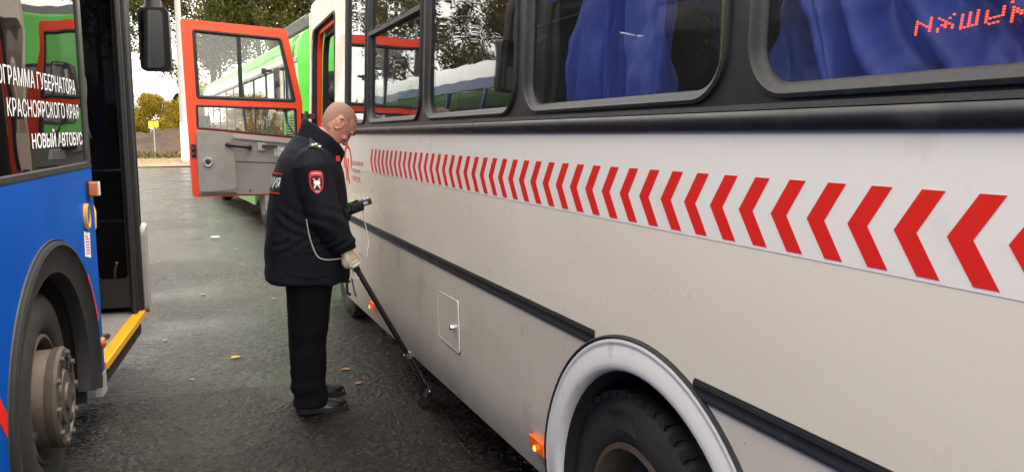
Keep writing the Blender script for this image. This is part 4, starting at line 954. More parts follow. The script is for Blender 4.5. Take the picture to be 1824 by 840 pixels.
CO = make_tree(41, 8.5, .14, .6, 2.1, 11000, .13, 'leaf_conifer', conifer=True)
GT = 'tall autumn trees beyond the yard'
for T_, x, y, rz, s, lab in (
    (TA, -5.0, 62, .3, 1.0, 'green tree hanging over the sky gap left of the lamp post'),
    (TB, 2.4, 66, 1.9, 1.0, 'tall dense olive tree just right of the lamp post'),
    (TA, 5.3, 60, 3.1, .95, 'green tree above the middle of the red door'),
    (TB, 8.6, 64, 4.4, 1.05, 'tall olive tree above the green bus roof'),
    (TC, 10.6, 56, .9, 1.1, 'thin half-bare tree at the white bus roof corner'),
    (TC, 3.6, 80, 2.2, 1.2, 'thin tree standing far behind the red door'),
    (TB, -14.5, 60, .6, 1.0, 'olive tree reflected in the first bus windows'),
    (TC, -19.0, 52, 1.6, 1.1, 'thin birch-like tree reflected in the middle bus window'),
    (TA, -24.5, 58, 2.6, 1.05, 'green tree reflected beside the thin birch-like tree'),
    (TC, -28.0, 44, 3.4, 1.2, 'half-bare tree reflected above the navy bus roof'),
    (TB, -36.0, 46, 5.0, 1.0, 'olive tree reflected near the bus mirror'),
    (TB, 15.5, 70, 2.0, 1.1, 'olive tree hidden behind the white bus front')):
    plant('deciduous_tree', T_[0], T_[1], (x, y, .1), rz, s, lab, 'tree', GT)
GB = 'yellow autumn shrubs beyond the earth bank'
for x, y, rz, s, lab in ((-2.0, 68, .2, .80, 'bright yellow shrub behind the yellow sign'), (-.1, 70, 2.0, .72, 'orange yellow shrub beside the lamp post'), (-4.3, 69, 1.1, .66, 'yellow shrub next to the blue bus front corner'),
    (-7.5, 55, 3.0, .7, 'low yellow shrub reflected in the green bus windows'), (-10.5, 52, 4.1, .75, 'second low yellow shrub reflected in the green bus windows'), (-13.5, 48, 5.0, .7, 'third low yellow shrub reflected in the green bus windows'), (3.0, 72, .7, 1.0, 'yellow shrub seen through the lower door glass'), (6.5, 73, 1.7, 1.1, 'yellow shrub behind the green bus')):
    plant('autumn_shrub', BU[0], BU[1], (x, y, .1), rz, s, lab, 'shrub', GB)
plant('spruce_tree', CO[0], CO[1], (.35, 84, .1), .4, .92, 'dark spruce behind the yellow shrubs', 'tree')
plant('spruce_tree', CO[0], CO[1], (14.0, 86, .1), 1.4, 1.1, 'dark spruce hidden behind the green bus', 'tree')
# far belt of woodland that closes the horizon, leaf litter on the verge, dry grass
def leaf_field(name, n, fn, ls, leaf, seed, flat=0):
    rng = np.random.default_rng(seed); P = np.array([fn(rng) for _ in range(n)])
    u = rng.normal(0, 1, (n, 3)); u[:, 2] *= (1-flat); u /= np.linalg.norm(u, axis=1)[:, None]; q = rng.normal(0, 1, (n, 3)); q[:, 2] *= (1-flat); v = np.cross(u, q) if not flat else np.stack([-u[:, 1], u[:, 0], .15*q[:, 0]], 1)
    v /= np.linalg.norm(v, axis=1)[:, None]; sz = ls*rng.uniform(.6, 1.4, n)[:, None]
    vs = np.stack([P+u*sz, P+v*sz*.6, P-u*sz, P-v*sz*.6], 1).reshape(-1, 3)
    me = bpy.data.meshes.new(name); me.from_pydata(vs.tolist(), [], np.arange(n*4).reshape(-1, 4).tolist()); me.materials.append(MATS[leaf])
    o = bpy.data.objects.new(name, me); COL.objects.link(o); return o
def wood(rng):
    a = rng.uniform(-75, 75); d = rng.uniform(100, 125); t = R(a); hh = 2.6+1.2*noise.noise(V((a*.2, 0, 0)))
    return (d*math.sin(t), d*math.cos(t), hh*rng.random()**.8)
tag(leaf_field('far_woodland', 26000, wood, .45, 'leaf_olive', 3), 'far belt of autumn woodland on the horizon', kind='stuff')
def litter(rng): return (rng.uniform(-14, 12), 43.4+abs(rng.normal(0, 6)), .20)
tag(leaf_field('leaf_litter', 5000, litter, .06, 'leaf_litter', 4, .8), 'yellow fallen leaves along the edge of the asphalt', kind='stuff')
def dgrass(rng): return (rng.uniform(-14, 12), rng.uniform(55, 61), rng.uniform(.1, .5))
tag(leaf_field('dry_grass', 6000, dgrass, .13, 'grass_dry', 6), 'dry weeds at the foot of the earth bank', kind='stuff')

# ================================================================== POLICE OFFICER (faces +x, towards the white bus)
PR = V((.66, 4.62, 0))
off = empty('person', PR, 'man in dark navy police jacket bending his head over a hand monitor', 'person')
def sring(c, a, b, n=28, p=2.4, tilt=0.0):
    """horizontal superellipse ring, half depth a (x), half width b (y); tilt lifts the back"""
    R_ = []
    for k in range(n):
        t = 2*math.pi*k/n; x = a*math.copysign(abs(math.cos(t))**(2/p), math.cos(t)); y = b*math.copysign(abs(math.sin(t))**(2/p), math.sin(t))
        R_.append(V((c[0]+x, c[1]+y, c[2]-x*tilt)))
    return R_
CY = 4.65
# --- head frame
HC = V((.828, CY, 1.660)); pit = R(52); yw = R(8)
Fh = V((math.cos(pit)*math.cos(yw), math.cos(pit)*math.sin(yw), -math.sin(pit))); Sh = V((-math.sin(yw), math.cos(yw), 0)); Uh = Fh.cross(Sh)
if Uh.z < 0: Uh = -Uh
HS = 1.07
def hp(f, s, u): return HC+(Fh*f+Sh*s+Uh*u)*HS
body = MB()
lev = [(-.118, .078, .040, .022), (-.108, .088, .018, .038), (-.088, .093, -.020, .052), (-.060, .092, -.050, .062), (-.030, .089, -.074, .068), (.0, .086, -.090, .072), (.022, .091, -.097, .0745), (.045, .093, -.100, .0765), (.070, .086, -.097, .0755), (.093, .068, -.083, .066), (.110, .042, -.060, .048), (.120, .012, -.028, .024)]
rg = []
for u, f1, f0, wdt in lev:
    c = (f1+f0)/2; a = (f1-f0)/2; r = []
    for k in range(28):
        t = 2*math.pi*k/28; cf = math.cos(t); ww = wdt*(1-.10*max(0, cf)**2)
        r.append(hp(c+a*math.copysign(abs(cf)**.92, cf), ww*math.copysign(abs(math.sin(t))**.9, math.sin(t)), u))
    rg.append(r)
body.rings(rg)
body.tube([hp(.083, 0, .020), hp(.098, 0, .0), hp(.113, 0, -.024), hp(.100, 0, -.036)], [.009, .011, .016, .010], 10)                     # nose
for s in (-1, 1):
    body.ellipsoid(hp(.100, s*.011, -.030), (.010, .009, .008), None, 10, 6)
    body.tube([hp(.086, s*.012, .028), hp(.088, s*.032, .033), hp(.074, s*.055, .026)], [.010, .011, .007], 8)      # brow ridge
    body.ellipsoid(hp(.070, s*.040, -.020), (.024, .022, .018), None, 12, 8)                                          # cheek
    e0 = [hp(-.012+.024*math.cos(t), s*(.077+.010*(1 if math.cos(t) < .2 else 0)), -.004+.034*math.sin(t)) for t in [2*math.pi*k/14 for k in range(15)]]
    body.tube(e0, .0055, 6); body.ellipsoid(hp(-.008, s*.075, -.004), (.014, .008, .022), None, 10, 6)               # ear
body.tube([hp(.090, -.022, -.062), hp(.099, 0, -.060), hp(.090, .022, -.062)], [.004, .008, .004], 8)               # lips
body.tube([hp(.088, -.018, -.074), hp(.096, 0, -.074), hp(.088, .018, -.074)], [.004, .007, .004], 8)
body.ellipsoid(hp(.080, 0, -.104), (.020, .022, .016), None, 12, 8)                                                   # chin
body.tube([(.690, CY, 1.46), (.715, CY, 1.54), (.770, CY, 1.62)], [.066, .060, .062], 16)                           # neck
body.rings([sring((.665, CY, z), a, b_) for z, a, b_ in ((.80, .13, .18), (1.0, .15, .18), (1.2, .145, .19), (1.38, .13, .20), (1.46, .09, .14), (1.49, .06, .07))])
SR, ER, WR = V((.655, 4.43, 1.42)), V((.715, 4.375, 1.145)), V((.812, 4.37, .965))
SL, EL, WL_ = V((.670, 4.87, 1.42)), V((.745, 4.955, 1.150)), V((.905, 4.80, 1.135))
for a, b_, c in ((SR, ER, WR), (SL, EL, WL_)): body.tube([a+V((0, 0, .03)), a, (a+b_)/2, b_, (b_+c)/2, c], [.05, .062, .052, .045, .042, .030], 12)
LEG = ((4.53, .640, .615, .605), (4.80, .660, .640, .640))
for y, xh, xk, xa in LEG: body.tube([(xh, y, .86), (xh, y, .70), (xk, y, .46), (xk-.01, y, .30), (xa, y, .09)], [.09, .085, .060, .058, .042], 12)
# --- right hand closed on the pole, left hand under the monitor: built with the body, gloves over them
PA, PB = V((.800, 4.37, .985)), V((1.286, 4.372, .085)); pd = (PB-PA).normalized()
G0 = PA.lerp(PB, .085)                          # grip centre
pn = V((0, -1, 0)); pm = pd.cross(pn).normalized()   # pm points up/right of the pole
if pm.x < 0: pm = -pm
def right_hand(rad):
    h = MB(); k = rad
    h.tube([WR+V((0, 0, .02)), WR, WR.lerp(G0, .35)-pm*.012, G0-pm*.026-pd*.01, G0-pm*.026+pd*.030], [(.030*k, .030*k), (.030*k, .033*k), (.024*k, .042*k), (.018*k, .046*k), (.015*k, .036*k)], 14)
    h.ellipsoid(G0-pm*.024-pd*.005, (.030*k, .040*k, .042*k))
    for i, (t, ln) in enumerate(((-.030, .9), (-.008, 1.0), (.014, .97), (.035, .82))):
        P = []
        for s in range(9):
            a = R(200+ (235*ln)*s/8); rr = .0245
            P.append(G0+pd*(t+.004*s/8)+pm*(rr*math.cos(a))*1.1+pn*(-rr*math.sin(a)))
        h.tube(P, [.0098*k]*6+[.0092*k, .0085*k, .006*k], 8)
    h.tube([G0-pm*.030-pd*.035, G0-pm*.012-pd*.040-pn*-.022, G0+pm*.010-pd*.022+pn*.024, G0+pm*.020+pd*.012+pn*.018], [.013*k, .0125*k, .011*k, .007*k], 8)
    return h
MC = V((.962, 4.775, 1.180)); mu = V((.93, -.06, .28)).normalized(); mv = V((0.06, 1, 0)); mv = (mv-mu*mv.dot(mu)).normalized(); mw = mu.cross(mv)
if mw.z < 0: mw = -mw
def left_hand(k):
    h = MB(); pc = MC-mu*.030-mw*.030
    h.tube([WL_-mu*.03, WL_, WL_.lerp(pc, .5), pc, pc+mu*.035], [(.029*k, .030*k), (.028*k, .031*k), (.022*k, .038*k), (.016*k, .042*k), (.013*k, .036*k)], 14)
    for i, t in enumerate((-.012, .010, .031, .050)):      # fingers come up on the near side of the monitor
        P = [pc+mu*(t*.9)+mv*.01-mw*.004, pc+mu*t-mv*.030-mw*.002, pc+mu*(t+.003)-mv*.054+mw*.012, pc+mu*(t+.006)-mv*.056+mw*.036, pc+mu*(t+.008)-mv*.047+mw*.048]
        h.tube(P, [.011*k, .0105*k, .010*k, .009*k, .006*k], 8)
    P = [pc-mu*.02+mv*.03, pc+mu*.0+mv*.054+mw*.012, pc+mu*.030+mv*.053+mw*.040, pc+mu*.048+mv*.036+mw*.050]
    h.tube(P, [.013*k, .0125*k, .011*k, .007*k], 8); return h
for hnd in (right_hand(.86), left_hand(.86)):
    k = len(body.v); body.v += hnd.v; body.f += [tuple(i+k for i in f) for f in hnd.f]
me = remesh(body, .0052, 3); bo = meshobj('body', me, 'skin', off)
# gloves
gr = meshobj('right_glove', remesh(right_hand(1.06), .0034, 2), 'glove_white', off); gr['label'] = 'cream cotton work glove gripping the pole'
cf = MB().tube([WR+V((-.006, 0, .040)), WR+V((0, 0, .0)), WR+V((.008, 0, -.022))], [(.044, .044), (.042, .042), (.036, .040)], 16); cf.build('glove_cuff', 'glove_white', gr)
b = MB(); b.tube([G0+pm*.016-pd*.03+pn*.016, G0+pm*.030-pd*.005+pn*.004, G0+pm*.034+pd*.02+pn*.004], [.010, .012, .006], 8); b.build('glove_palm_edge', 'glove_yellow', gr)
gl_ = meshobj('left_glove', remesh(left_hand(1.05), .0034, 2), 'glove_dark', off); gl_['label'] = 'dark coated glove with green and lime back'
pc = MC-mu*.030-mw*.030
MB().tube([WL_-mu*.02+mw*.012, WL_+mu*.02+mw*.018, pc+mw*.050-mu*.01+mv*.0, pc+mw*.052+mu*.035+mv*.02], [(.030, .036), (.026, .040), (.012, .040), (.006, .020)], 12).build('glove_back', 'glove_green', gl_)
MB().tube([WL_-mu*.03+mw*.036-mv*.01, WL_+mu*.02+mw*.040-mv*.01, pc+mw*.060-mu*.0-mv*.004, pc+mw*.058+mu*.03+mv*.008], [(.006, .020), (.008, .022), (.006, .018), (.003, .006)], 10).build('glove_trim', 'glove_lime', gl_)
# hair: very short, a thin shell over the crown and back of the skull
hb = bmesh.new(); hb.from_mesh(me); hb.transform(Matrix.Translation(PR))
dele = []
for f in hb.faces:
    q = (f.calc_center_median()-HC)/HS; ff, ss, uu = q.dot(Fh), q.dot(Sh), q.dot(Uh)
    keepit = q.length < .16 and uu > -.075 and (ff < .020+.010*math.sin(uu*60) if uu < .075 else ff < .048) and not (abs(ff+.010) < .034 and abs(uu+.004) < .044) and not (uu < .02 and ff > -.012)
    if not keepit: dele.append(f)
bmesh.ops.delete(hb, geom=dele, context='FACES')
for v in hb.verts: v.co += v.normal*.0012
hm = bpy.data.meshes.new('hair'); hb.to_mesh(hm); hb.free(); hair = meshobj('hair', hm, 'hair', off); hair['label'] = 'very short cropped hair'
for s in (-1, 1):
    MB().tube([hp(.097, s*.016, .034), hp(.098, s*.032, .038), hp(.082, s*.052, .033)], [.003, .005, .003], 6).build('eyebrow', 'brow', off)
    ey = MB().ellipsoid(hp(.083, s*.032, .010), (.012, .012, .012), None, 12, 8).build('eye', 'eye', off)
    MB().tube([hp(.089, s*.018, .006), hp(.096, s*.032, .003), hp(.086, s*.046, .006)], [.003, .004, .003], 6).build('eyelid', 'brow', ey)
# --- trousers
tr = MB()
for i, (y, xh, xk, xa) in enumerate(LEG):
    tr.rings([sring((x, y, z), a, b_, 22) for z, x, a, b_ in ((.90, xh-.01, .145, .135), (.78, xh-.005, .134, .122), (.62, xh-.015, .116, .110), (.46, xk, .106, .098), (.30, xk-.005, .102, .092), (.16, xa-.002, .096, .086), (.085, xa+.012, .099, .087), (.048, xa+.004, .093, .083))])
tr.rings([sring((.645, CY, z), a, b_) for z, a, b_ in ((.76, .15, .22), (.9, .16, .22), (1.0, .16, .20))])
def trw(p):
    k = .35 if p.z > .5 else 1
    return .010*noise.noise(V((p.x*5, p.y*5, p.z*9)))*k+.007*math.sin(p.z*52+3*noise.noise(p*7))*max(0, 1-abs(p.z-.13)/.14)
tro = meshobj('trousers', remesh(tr, .0085, 5, trw), 'trousers', off)
# --- shoes
for y, dx in ((4.53, 0), (4.80, .035)):
    sh = MB(); X0 = .535+dx
    prof = [(0.0, .030, .075, .018), (.02, .037, .10, .03), (.07, .040, .105, .05), (.12, .043, .095, .06), (.17, .048, .070, .055), (.22, .050, .055, .045), (.26, .043, .046, .035), (.285, .026, .036, .02), (.293, .010, .028, .01)]
    rg = []
    for x, hw, h, _ in prof:
        rg.append([V((X0+x, y+hw*math.copysign(abs(math.cos(t))**.8, math.cos(t)), .022+max(0, (h-.014)*math.sin(t)) if math.sin(t) > 0 else .022)) for t in [2*math.pi*k/18 for k in range(18)]])
    so_ = sh.rings(rg).build('shoe', 'shoe', off, smooth=70)
    out_ = [(X0-.006, y-.030), (X0+.05, y-.043), (X0+.12, y-.044), (X0+.2, y-.054), (X0+.27, y-.042), (X0+.302, y), (X0+.27, y+.042), (X0+.2, y+.054), (X0+.12, y+.044), (X0+.05, y+.043), (X0-.006, y+.030)]
    MB().plate(rpoly(out_, .02), [], lambda u, v, d: (u, v, d), .005, .026).build('sole', 'sole', so_)
    MB().tube([(X0+.10, y-.030, .10), (X0+.13, y, .108), (X0+.10, y+.030, .10)], .004, 6).tube([(X0+.125, y-.032, .088), (X0+.15, y, .094), (X0+.125, y+.032, .088)], .003, 6).build('laces', 'sole', so_)
# --- jacket: body, sleeves and a high stand-up collar in one cloth
jk = MB()
jr = ((.768, .628, .236, .268, .05), (.79, .630, .240, .268, .04), (.86, .634, .236, .262, .01), (.98, .642, .236, .258, 0), (1.10, .650, .230, .252, 0), (1.20, .654, .222, .250, 0), (1.30, .660, .208, .248, 0), (1.39, .664, .190, .243, .04), (1.455, .672, .165, .222, .12), (1.50, .680, .140, .180, .22), (1.535, .690, .118, .135, .32), (1.56, .700, .106, .112, .4))
jk.rings([sring((x, CY, z), a, b_, 36, 2.5, tl) for z, x, a, b_, tl in jr])
jk.tube([SR+V((.005, .07, .055)), SR+V((0, .02, .035)), SR, (SR+ER)/2+V((-.012, 0, .0)), ER+V((-.008, 0, 0)), (ER+WR)/2, WR+V((-.008, 0, .022)), WR+V((.002, 0, -.002))], [.075, .092, .102, .100, .094, .082, .066, .060], 20)
jk.tube([SL+V((.005, -.07, .055)), SL+V((0, -.02, .035)), SL, (SL+EL)/2, EL, (EL+WL_)/2, WL_-mu*.02, WL_+mu*.01], [.075, .092, .102, .098, .090, .078, .062, .056], 20)
def jdisp(p):
    d = .007*noise.noise(V((p.x*6, p.y*6, p.z*5)))+.0045*noise.noise(V((p.x*13, p.y*13, p.z*8+2)))+.0012*noise.noise(V((p.x*34, p.y*34, p.z*26+5)))
    if p.y < 4.50:
        tt = max(0, 1-abs(p.z-1.13)/.16); d += .0062*tt*(.6+.8*noise.noise(p*9))*math.sin((p.z+.55*(p.x-.7))*88+4*noise.noise(p*6))
        t2 = max(0, 1-abs(p.z-1.0)/.07); d += .005*t2*math.sin((p.z-.5*p.x)*120+3*noise.noise(p*8))
    hem = max(0, 1-abs(p.z-.80)/.12); d += .006*hem*math.sin(p.x*26+p.y*19+2*noise.noise(p*4))
    return d
jme = remesh(jk, .0075, 5, jdisp); jme0 = jme.copy(); jac = meshobj('jacket', jme, 'jacket', off); jac['label'] = 'dark navy padded uniform jacket'
# collar: two overlapping layers rising to the nape
def cring(t, r, x, z, tl, op=0): return [V((x+r*1.0*math.cos(a), CY+r*.98*math.sin(a), z-tl*r*math.cos(a)-.02*max(0, math.cos(a))**4)) for a in [R(op)+ (2*math.pi-2*R(op))*k/40 for k in range(41)]]
co = MB()
def sheet(rows):
    n = len(rows[0]); k = len(co.v)
    for r in rows: co.v += r
    for i in range(len(rows)-1):
        for j in range(n-1): co.f.append((k+i*n+j, k+i*n+j+1, k+(i+1)*n+j+1, k+(i+1)*n+j))
sheet([cring(0, .128, .712, 1.485, .34, 5), cring(0, .127, .728, 1.525, .44, 5), cring(0, .121, .748, 1.580, .66, 6), cring(0, .117, .758, 1.612, .78, 8)])
cme = co.mesh('collar', None, 80); cobj = bpy.data.objects.new('collar', cme); COL.objects.link(cobj); cobj.parent = off; cme.materials.append(MATS['jacket'])
so = cobj.modifiers.new('thick', 'SOLIDIFY'); so.thickness = .011; so.offset = -1
su = cobj.modifiers.new('soft', 'SUBSURF'); su.levels = 1; su.render_levels = 1
tx = bpy.data.textures.new('fold', 'CLOUDS'); tx.noise_scale = .06; dp = cobj.modifiers.new('fold', 'DISPLACE'); dp.texture = tx; dp.strength = .012; dp.texture_coords = 'LOCAL'
# --- things stitched on the jacket follow its surface
bj = bmesh.new(); bj.from_mesh(jme0); BV = BVHTree.FromBMesh(bj)
def drape(P, dirn, lift):
    d = V(dirn).normalized(); h = BV.ray_cast(V(P)-d*.6, d)
    q = h[0] if h[0] is not None else V(P)
    return q-d*lift
def drape_poly(name, pts, o, ux, vx, dirn, lift, m, parent, cell=.008):
    us = [p[0] for p in pts]; vs = [p[1] for p in pts]; b = MB()
    cu = list(np.arange(min(us), max(us), cell))[1:]; cv = list(np.arange(min(vs), max(vs), cell))[1:]
    b.plate(pts, [], lambda u, v, d: drape(V(o)+V(ux)*u+V(vx)*v, dirn, lift+d), -.0015, .001, cu, cv)
    return b.build(name, m, parent, smooth=30)
sd = V((-.10, 1, .0)).normalized(); ux, vx = V((1, .10, 0)), V((0, 0, 1))
PO = V((.652, 4.35, 1.348))
shield = [(-.036, .045), (-.030, .060), (0, .064), (.030, .060), (.036, .045), (.036, -.005), (.028, -.038), (0, -.064), (-.028, -.038), (-.036, -.005)]
pt = drape_poly('shoulder_patch', rpoly(shield, .012), PO, ux, vx, sd, .0035, 'patch_red', jac); pt['label'] = 'red edged shield patch with crossed swords emblem'
drape_poly('patch_field', rpoly([(x*.80, (y-.004)*.62-.002) for x, y in shield], .008), PO, ux, vx, sd, .006, 'patch_black', pt)
for s in (-1, 1):
    drape_poly('patch_sword', [(-s*.021, .020), (-s*.016, .026), (s*.018, -.016), (s*.014, -.020)], PO, ux, vx, sd, .0085, 'patch_gold', pt, .02)
    drape_poly('patch_baton', [(-s*.004, -.006), (s*.0, -.002), (s*.018, -.028), (s*.014, -.032)], PO, ux, vx, sd, .0085, 'text_white', pt, .02)
drape_poly('patch_badge', rrect(-.016, .016, -.010, .010, .006), PO, ux, vx, sd, .0105, 'text_white', pt, .02)
vs, fs = text2d('ПОЛИЦИЯ', .01); b = MB(); b.add([drape(PO+V(ux)*(-.024+.048*u)+V(vx)*(.044+.011*v-.02*(u-.5)**2), sd, .0062) for u, v in vs], fs); b.build('lettering', 'text_white', pt, smooth=0)
vs, fs = text2d('ДПС', .01); b = MB(); b.add([drape(PO+V(ux)*(-.010+.020*u)+V(vx)*(-.052+.010*v), sd, .0062) for u, v in vs], fs); b.build('lettering', 'text_white', pt, smooth=0)
# back plate with white lettering between two red lines
bd = V((1, .12, 0)).normalized(); bu = V((.12, -1, 0)).normalized(); BO = V((.46, CY, 1.335))
bp_ = drape_poly('back_plate', [(-.17, -.058), (.17, -.058), (.17, .058), (-.17, .058)], BO, bu, V((0, 0, 1)), bd, .004, 'patch_black', jac, .02)
for z in (-.056, .050): drape_poly('back_line', [(-.17, z), (.17, z), (.17, z+.006), (-.17, z+.006)], BO, bu, V((0, 0, 1)), bd, .007, 'patch_red', bp_, .02)
vs, fs = text2d('ПОЛИЦИЯ', .02); b = MB(); b.add([drape(BO+bu*(-.155+.315*u)+V((0, 0, 1))*(-.034+.068*v), bd, .0068) for u, v in vs], fs); b.build('lettering', 'text_white', bp_, smooth=0)
# shoulder strap with stars, seams, piping
ep = MB(); e0, e1 = V((.672, 4.395, 1.60)), V((.690, 4.545, 1.60))
def strap(u, v, d):
    p = e0.lerp(e1, u)+V((.042*(v-.5)*2, 0, 0)); h = BV.ray_cast(p, V((0, 0, -1))); return (h[0] if h[0] is not None else p)+V((0, 0, .005+d))
ep.plate([(0, 0), (1, .12), (1.05, .5), (1, .88), (0, 1)], [], strap, 0, .008, [.2, .4, .6, .8], [.25, .5, .75]); epo = ep.build('shoulder_strap', 'patch_black', jac)
for u, v in ((.12, .28), (.12, .72), (.36, .5), (.58, .5)):
    c = V(strap(u, v, .010)); s5 = []
    for k in range(10): a = R(36*k); rr = .0095 if k % 2 == 0 else .0045; s5.append((rr*math.cos(a), rr*math.sin(a)))
    MB().plate(s5, [], lambda x, y, d: c+V((x, y*.8, d))+V((0, 0, y*.5)), 0, .004).build('star', 'star_gold', epo, smooth=0)
# sleeve seam and hem piping, drawn as thin cords on the cloth
P = [drape(V((.585+.02*math.sin(t*3), 4.3, 1.47-.30*t)), (0, 1, 0), .001) for t in [k/14 for k in range(15)]]
MB().tube(P, .0014, 5).build('sleeve_seam', 'jacket_seam', jac)
P = [drape(V((.42+.42*t, 4.3, .822+.01*math.sin(9*t))), (0, 1, 0), .001) for t in [k/20 for k in range(21)]]
MB().tube(P, .0014, 5).build('hem_seam', 'jacket_seam', jac)
pk = drape_poly('pocket_flap', rpoly([(-.075, -.022), (.075, -.030), (.078, .024), (-.072, .032)], .006), V((.60, 4.3, .985)), V((1, 0, 0)), V((0, 0, 1)), (0, 1, 0), .005, 'jacket', jac, .02)
P = [drape(V((.50+.012*math.sin(4*t), 4.3, 1.38-.55*t)), (0, 1, 0), .001) for t in [k/18 for k in range(19)]]
MB().tube(P, .0013, 5).build('side_seam', 'jacket_seam', jac)
P = [drape(V((.45+.22*t, 4.3, 1.475-.055*math.sin(math.pi*t))), (0, 1, 0), .001) for t in [k/14 for k in range(15)]]
MB().tube(P, .0013, 5).build('yoke_seam', 'jacket_seam', jac)
MB().plate(rpoly([(0, 0), (.022, 0), (.022, .030), (0, .030)], .004), [], lambda u, v, d: V((.795+u, 4.50-d+.0*u, 1.455+v)), 0, .004).build('collar_tab', 'patch_red', jac)

# ================================================================== INSPECTION POLE, MONITOR, CABLE
pole = empty('inspection_pole', PA, 'black telescopic inspection pole reaching under the white bus skirt', 'pole')
JP = PA.lerp(PB, .735)
MB().tube([PA-pd*.02, PA, JP], [.014, .0155, .0155], 18).build('upper_tube', 'pole_black', pole)
MB().tube([PA-pd*.025, PA+pd*.0, PA+pd*.16, PA+pd*.165], [.016, .0185, .0185, .0165], 16).build('grip', 'rubber', pole)
cl_ = MB().tube([JP-pd*.014, JP+pd*.020], .0205, 16).build('clamp', 'chrome', pole)
MB().tube([JP+pm*.0, JP+pm*.040-pn*.01], [.006, .006], 8).ellipsoid(JP+pm*.044-pn*.01, (.010, .010, .010), None, 10, 6).build('clamp_screw', 'chrome', cl_)
MB().tube([JP, PB-pd*.03], [.0105, .0105], 14).build('lower_tube', 'pole_black', pole)
hx = MB()
for k in range(9): c = JP+pd*(.045+k*.018); hx.tube([c, c+pd*.009], .0140, 12)
hx.build('locking_ring', 'pole_black', pole)['kind'] = 'stuff'
MB().tube([PB-pd*.10, PB], [.006, .004], 10).build('probe_tip', 'chrome', pole)
cam_b = MB().plate(rrect(-.05, .05, -.035, .035, .012), [], lambda u, v, d: PB+V((-.015+u*.4, .05+v*.3, -.022))+V((u*.3, u*.9, 0))+V((v*.9, -v*.3, 0))*.6+V((0, 0, d)), .0, .06).build('camera_head', 'plastic_black', pole, bevel=.01)
for s in (-1, 1): MB().lathe([(.034, -.012), (.034, .012), (.02, .014), (.001, .014)], PB+V((-.015+s*.025, .05+s*.06, -.050)), (.3, .9, 0), 20).build('caster', 'rubber', cam_b)
MB().plate(rrect(-.05, .05, -.03, .05, .01), [], lambda u, v, d: PB+V((-.03+v*.4, -.02+u*.6, .005+v))+V((d, 0, 0)), 0, .004).build('search_mirror', 'steel_grey', cam_b)
mon = empty('hand_monitor', MC, 'black hand monitor held up in the left glove', 'monitor')
MM = lambda u, v, d: MC+mu*u+mv*v+mw*d
MB().plate(rrect(-.075, .088, -.042, .042, .010), [], MM, -.018, .016).build('case', 'device', mon, bevel=.004)
MB().plate(rrect(-.055, .040, -.034, .034, .004), [], MM, .0165, .018).build('screen', 'glass_dark', mon, smooth=0)
for i in range(3):
    for j in range(2): MB().plate(rrect(.046+j*.018, .060+j*.018, -.030+i*.021, -.014+i*.021, .003), [], MM, .0165, .0225).build('key', 'device_key', mon)
MB().plate(rrect(.030, .062, -.008, .008, .003), [], lambda u, v, d: MC+mu*u+mw*v-mv*(.042+d), .0005, .002).build('port_label', 'device_key', mon)
cab = MB()
c0 = MC+mu*.03-mw*.018
pts = [c0, c0+V((.0, -.02, -.06)), c0+V((.005, -.08, -.14)), c0+V((-.01, -.20, -.20)), V((.955, 4.47, .95)), V((.935, 4.41, .915)), G0+pm*.055-pd*.01]
def smooth_path(p, n=6):
    o = []; p = [V(q) for q in p]
    for i in range(len(p)-1):
        a, b_, c, d = p[max(i-1, 0)], p[i], p[i+1], p[min(i+2, len(p)-1)]
        for k in range(n):
            t = k/n; o.append(.5*((2*b_)+(c-a)*t+(2*a-5*b_+4*c-d)*t*t+(3*b_-a-3*c+d)*t**3))
    return o+[p[-1]]
tag(cab.tube(smooth_path(pts), .0032, 7).build('cable', 'cable_white', None, org=(0, 0, 0)), 'thin pale cable hanging from the hand monitor to the pole', 'cable')
P = [(.606, 1.145), (.612, 1.10), (.622, 1.04), (.640, .975), (.660, .935), (.690, .918), (.735, .912), (.775, .915)]
pts = [drape(V((x, 4.2, z)), (0, 1, 0), .006) for x, z in P[:-1]]+[G0-pm*.03-pd*.03]
tag(MB().tube(smooth_path(pts), .0034, 7).build('cable', 'cable_white', None, org=(0, 0, 0)), 'pale cable looping down the jacket side to the gloved hand', 'cable')
pts = [G0-pm*.012+pd*.05, G0-pm*.03+pd*.075-pn*.01, G0-pm*.035+pd*.105, G0-pm*.012+pd*.11, G0-pm*.008+pd*.075]
tag(MB().tube(smooth_path(pts), .006, 7).build('wrist_loop', 'cable_white', None, org=(0, 0, 0)), 'pale fabric wrist loop below the gripping glove', 'strap')

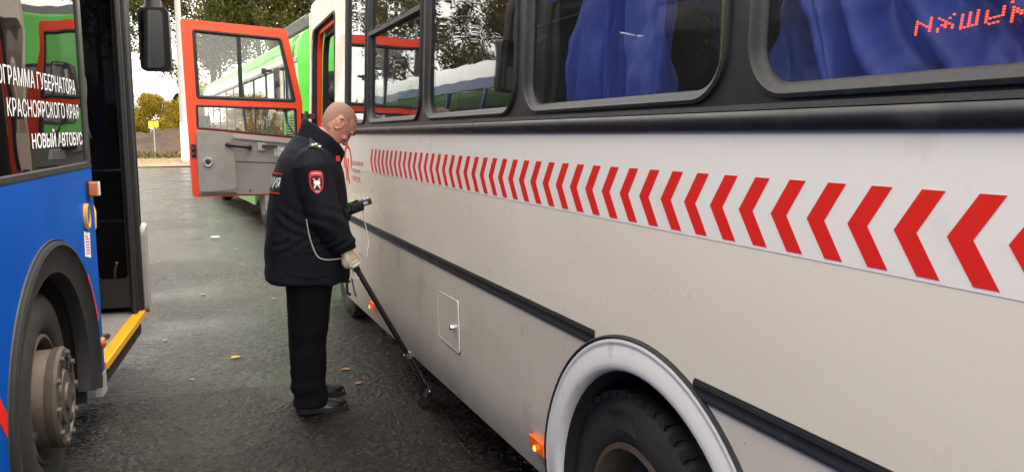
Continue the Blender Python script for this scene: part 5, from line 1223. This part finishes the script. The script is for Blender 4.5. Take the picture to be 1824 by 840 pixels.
# ================================================================== FALLEN LEAVES AND LITTER ON THE ASPHALT
def leaf(x, y, s, rz, col, label, curl=.25):
    b = MB(); n = 8; up, dn = [], []
    for i in range(n+1):
        t = i/n; w_ = .36*math.sin(math.pi*t**.8)*(1+.25*math.sin(t*22)); up.append((t-.5, w_)); dn.append((t-.5, -w_))
    vs = []; fs = []
    for i in range(n+1):
        for (u, v) in (up[i], (up[i][0], 0), dn[i]):
            vs.append(V((x+s*(u*math.cos(rz)-v*math.sin(rz)), y+s*(u*math.sin(rz)+v*math.cos(rz)), .006+s*curl*(abs(v)+.3*u*u))))
    for i in range(n):
        for j in (0, 1): fs.append((i*3+j, i*3+j+1, (i+1)*3+j+1, (i+1)*3+j))
    b.add(vs, fs); b.tube([(x-s*.5*math.cos(rz), y-s*.5*math.sin(rz), .010), (x-s*.85*math.cos(rz)-.01, y-s*.85*math.sin(rz), .014)], s*.02, 5)
    o = b.build('fallen_leaf', col, None, org=(x, y, 0)); o.location = (x, y, 0)
    return tag(o, label, 'leaf', 'fallen leaves on the asphalt')
mat('leaf_y', (.55, .34, .04), .6); mat('leaf_b', (.34, .17, .04), .6); mat('leaf_r', (.40, .09, .03), .6)
for x, y, s, rz, c, l in ((.283, 5.886, .085, .6, 'leaf_y', 'yellow leaf on the asphalt left of the trouser legs'), (.955, 5.28, .07, 2.9, 'leaf_b', 'tan leaf by the bus skirt right of the trouser legs'),
    (.55, 15.5, .12, 1.2, 'leaf_y', 'yellow leaf below the red door corner'), (.12, 8.4, .06, .3, 'leaf_r', 'small rust red leaf midway along the lane'), (.60, 10.2, .07, 2.2, 'leaf_b', 'brown leaf behind the jacket hem'),
    (.62, 11.6, .08, 1.4, 'leaf_y', 'pale yellow leaf by the green bus wheel'), (-.28, 21.0, .14, .9, 'leaf_y', 'yellow leaf far out on the pale asphalt'), (-.02, 5.45, .045, 1.9, 'leaf_b', 'brown leaf scrap beside the yellow step'),
    (.75, 7.9, .06, .2, 'leaf_b', 'brown leaf in the shade under the white bus front'), (.98, 4.95, .06, .9, 'leaf_b', 'dark leaf in the shade of the bus skirt'), (-.20, 6.6, .05, 1.0, 'leaf_b', 'brown leaf close to the blue bus front')):
    leaf(x, y, s, rz, c, l)
b = MB(); rnd = random.Random(2); P = [(rnd.uniform(-.07, .07), rnd.uniform(-.05, .05), rnd.uniform(.01, .05)) for _ in range(14)]
hull = bmesh.new(); [hull.verts.new(p) for p in P]; bmesh.ops.convex_hull(hull, input=hull.verts[:]); me = bpy.data.meshes.new('paper_scrap'); hull.to_mesh(me); hull.free(); me.materials.append(MATS['paper'])
o = bpy.data.objects.new('paper_scrap', me); COL.objects.link(o); o.location = (.395, 13.0, 0); tag(o, 'crumpled white paper scrap on the asphalt', 'litter')
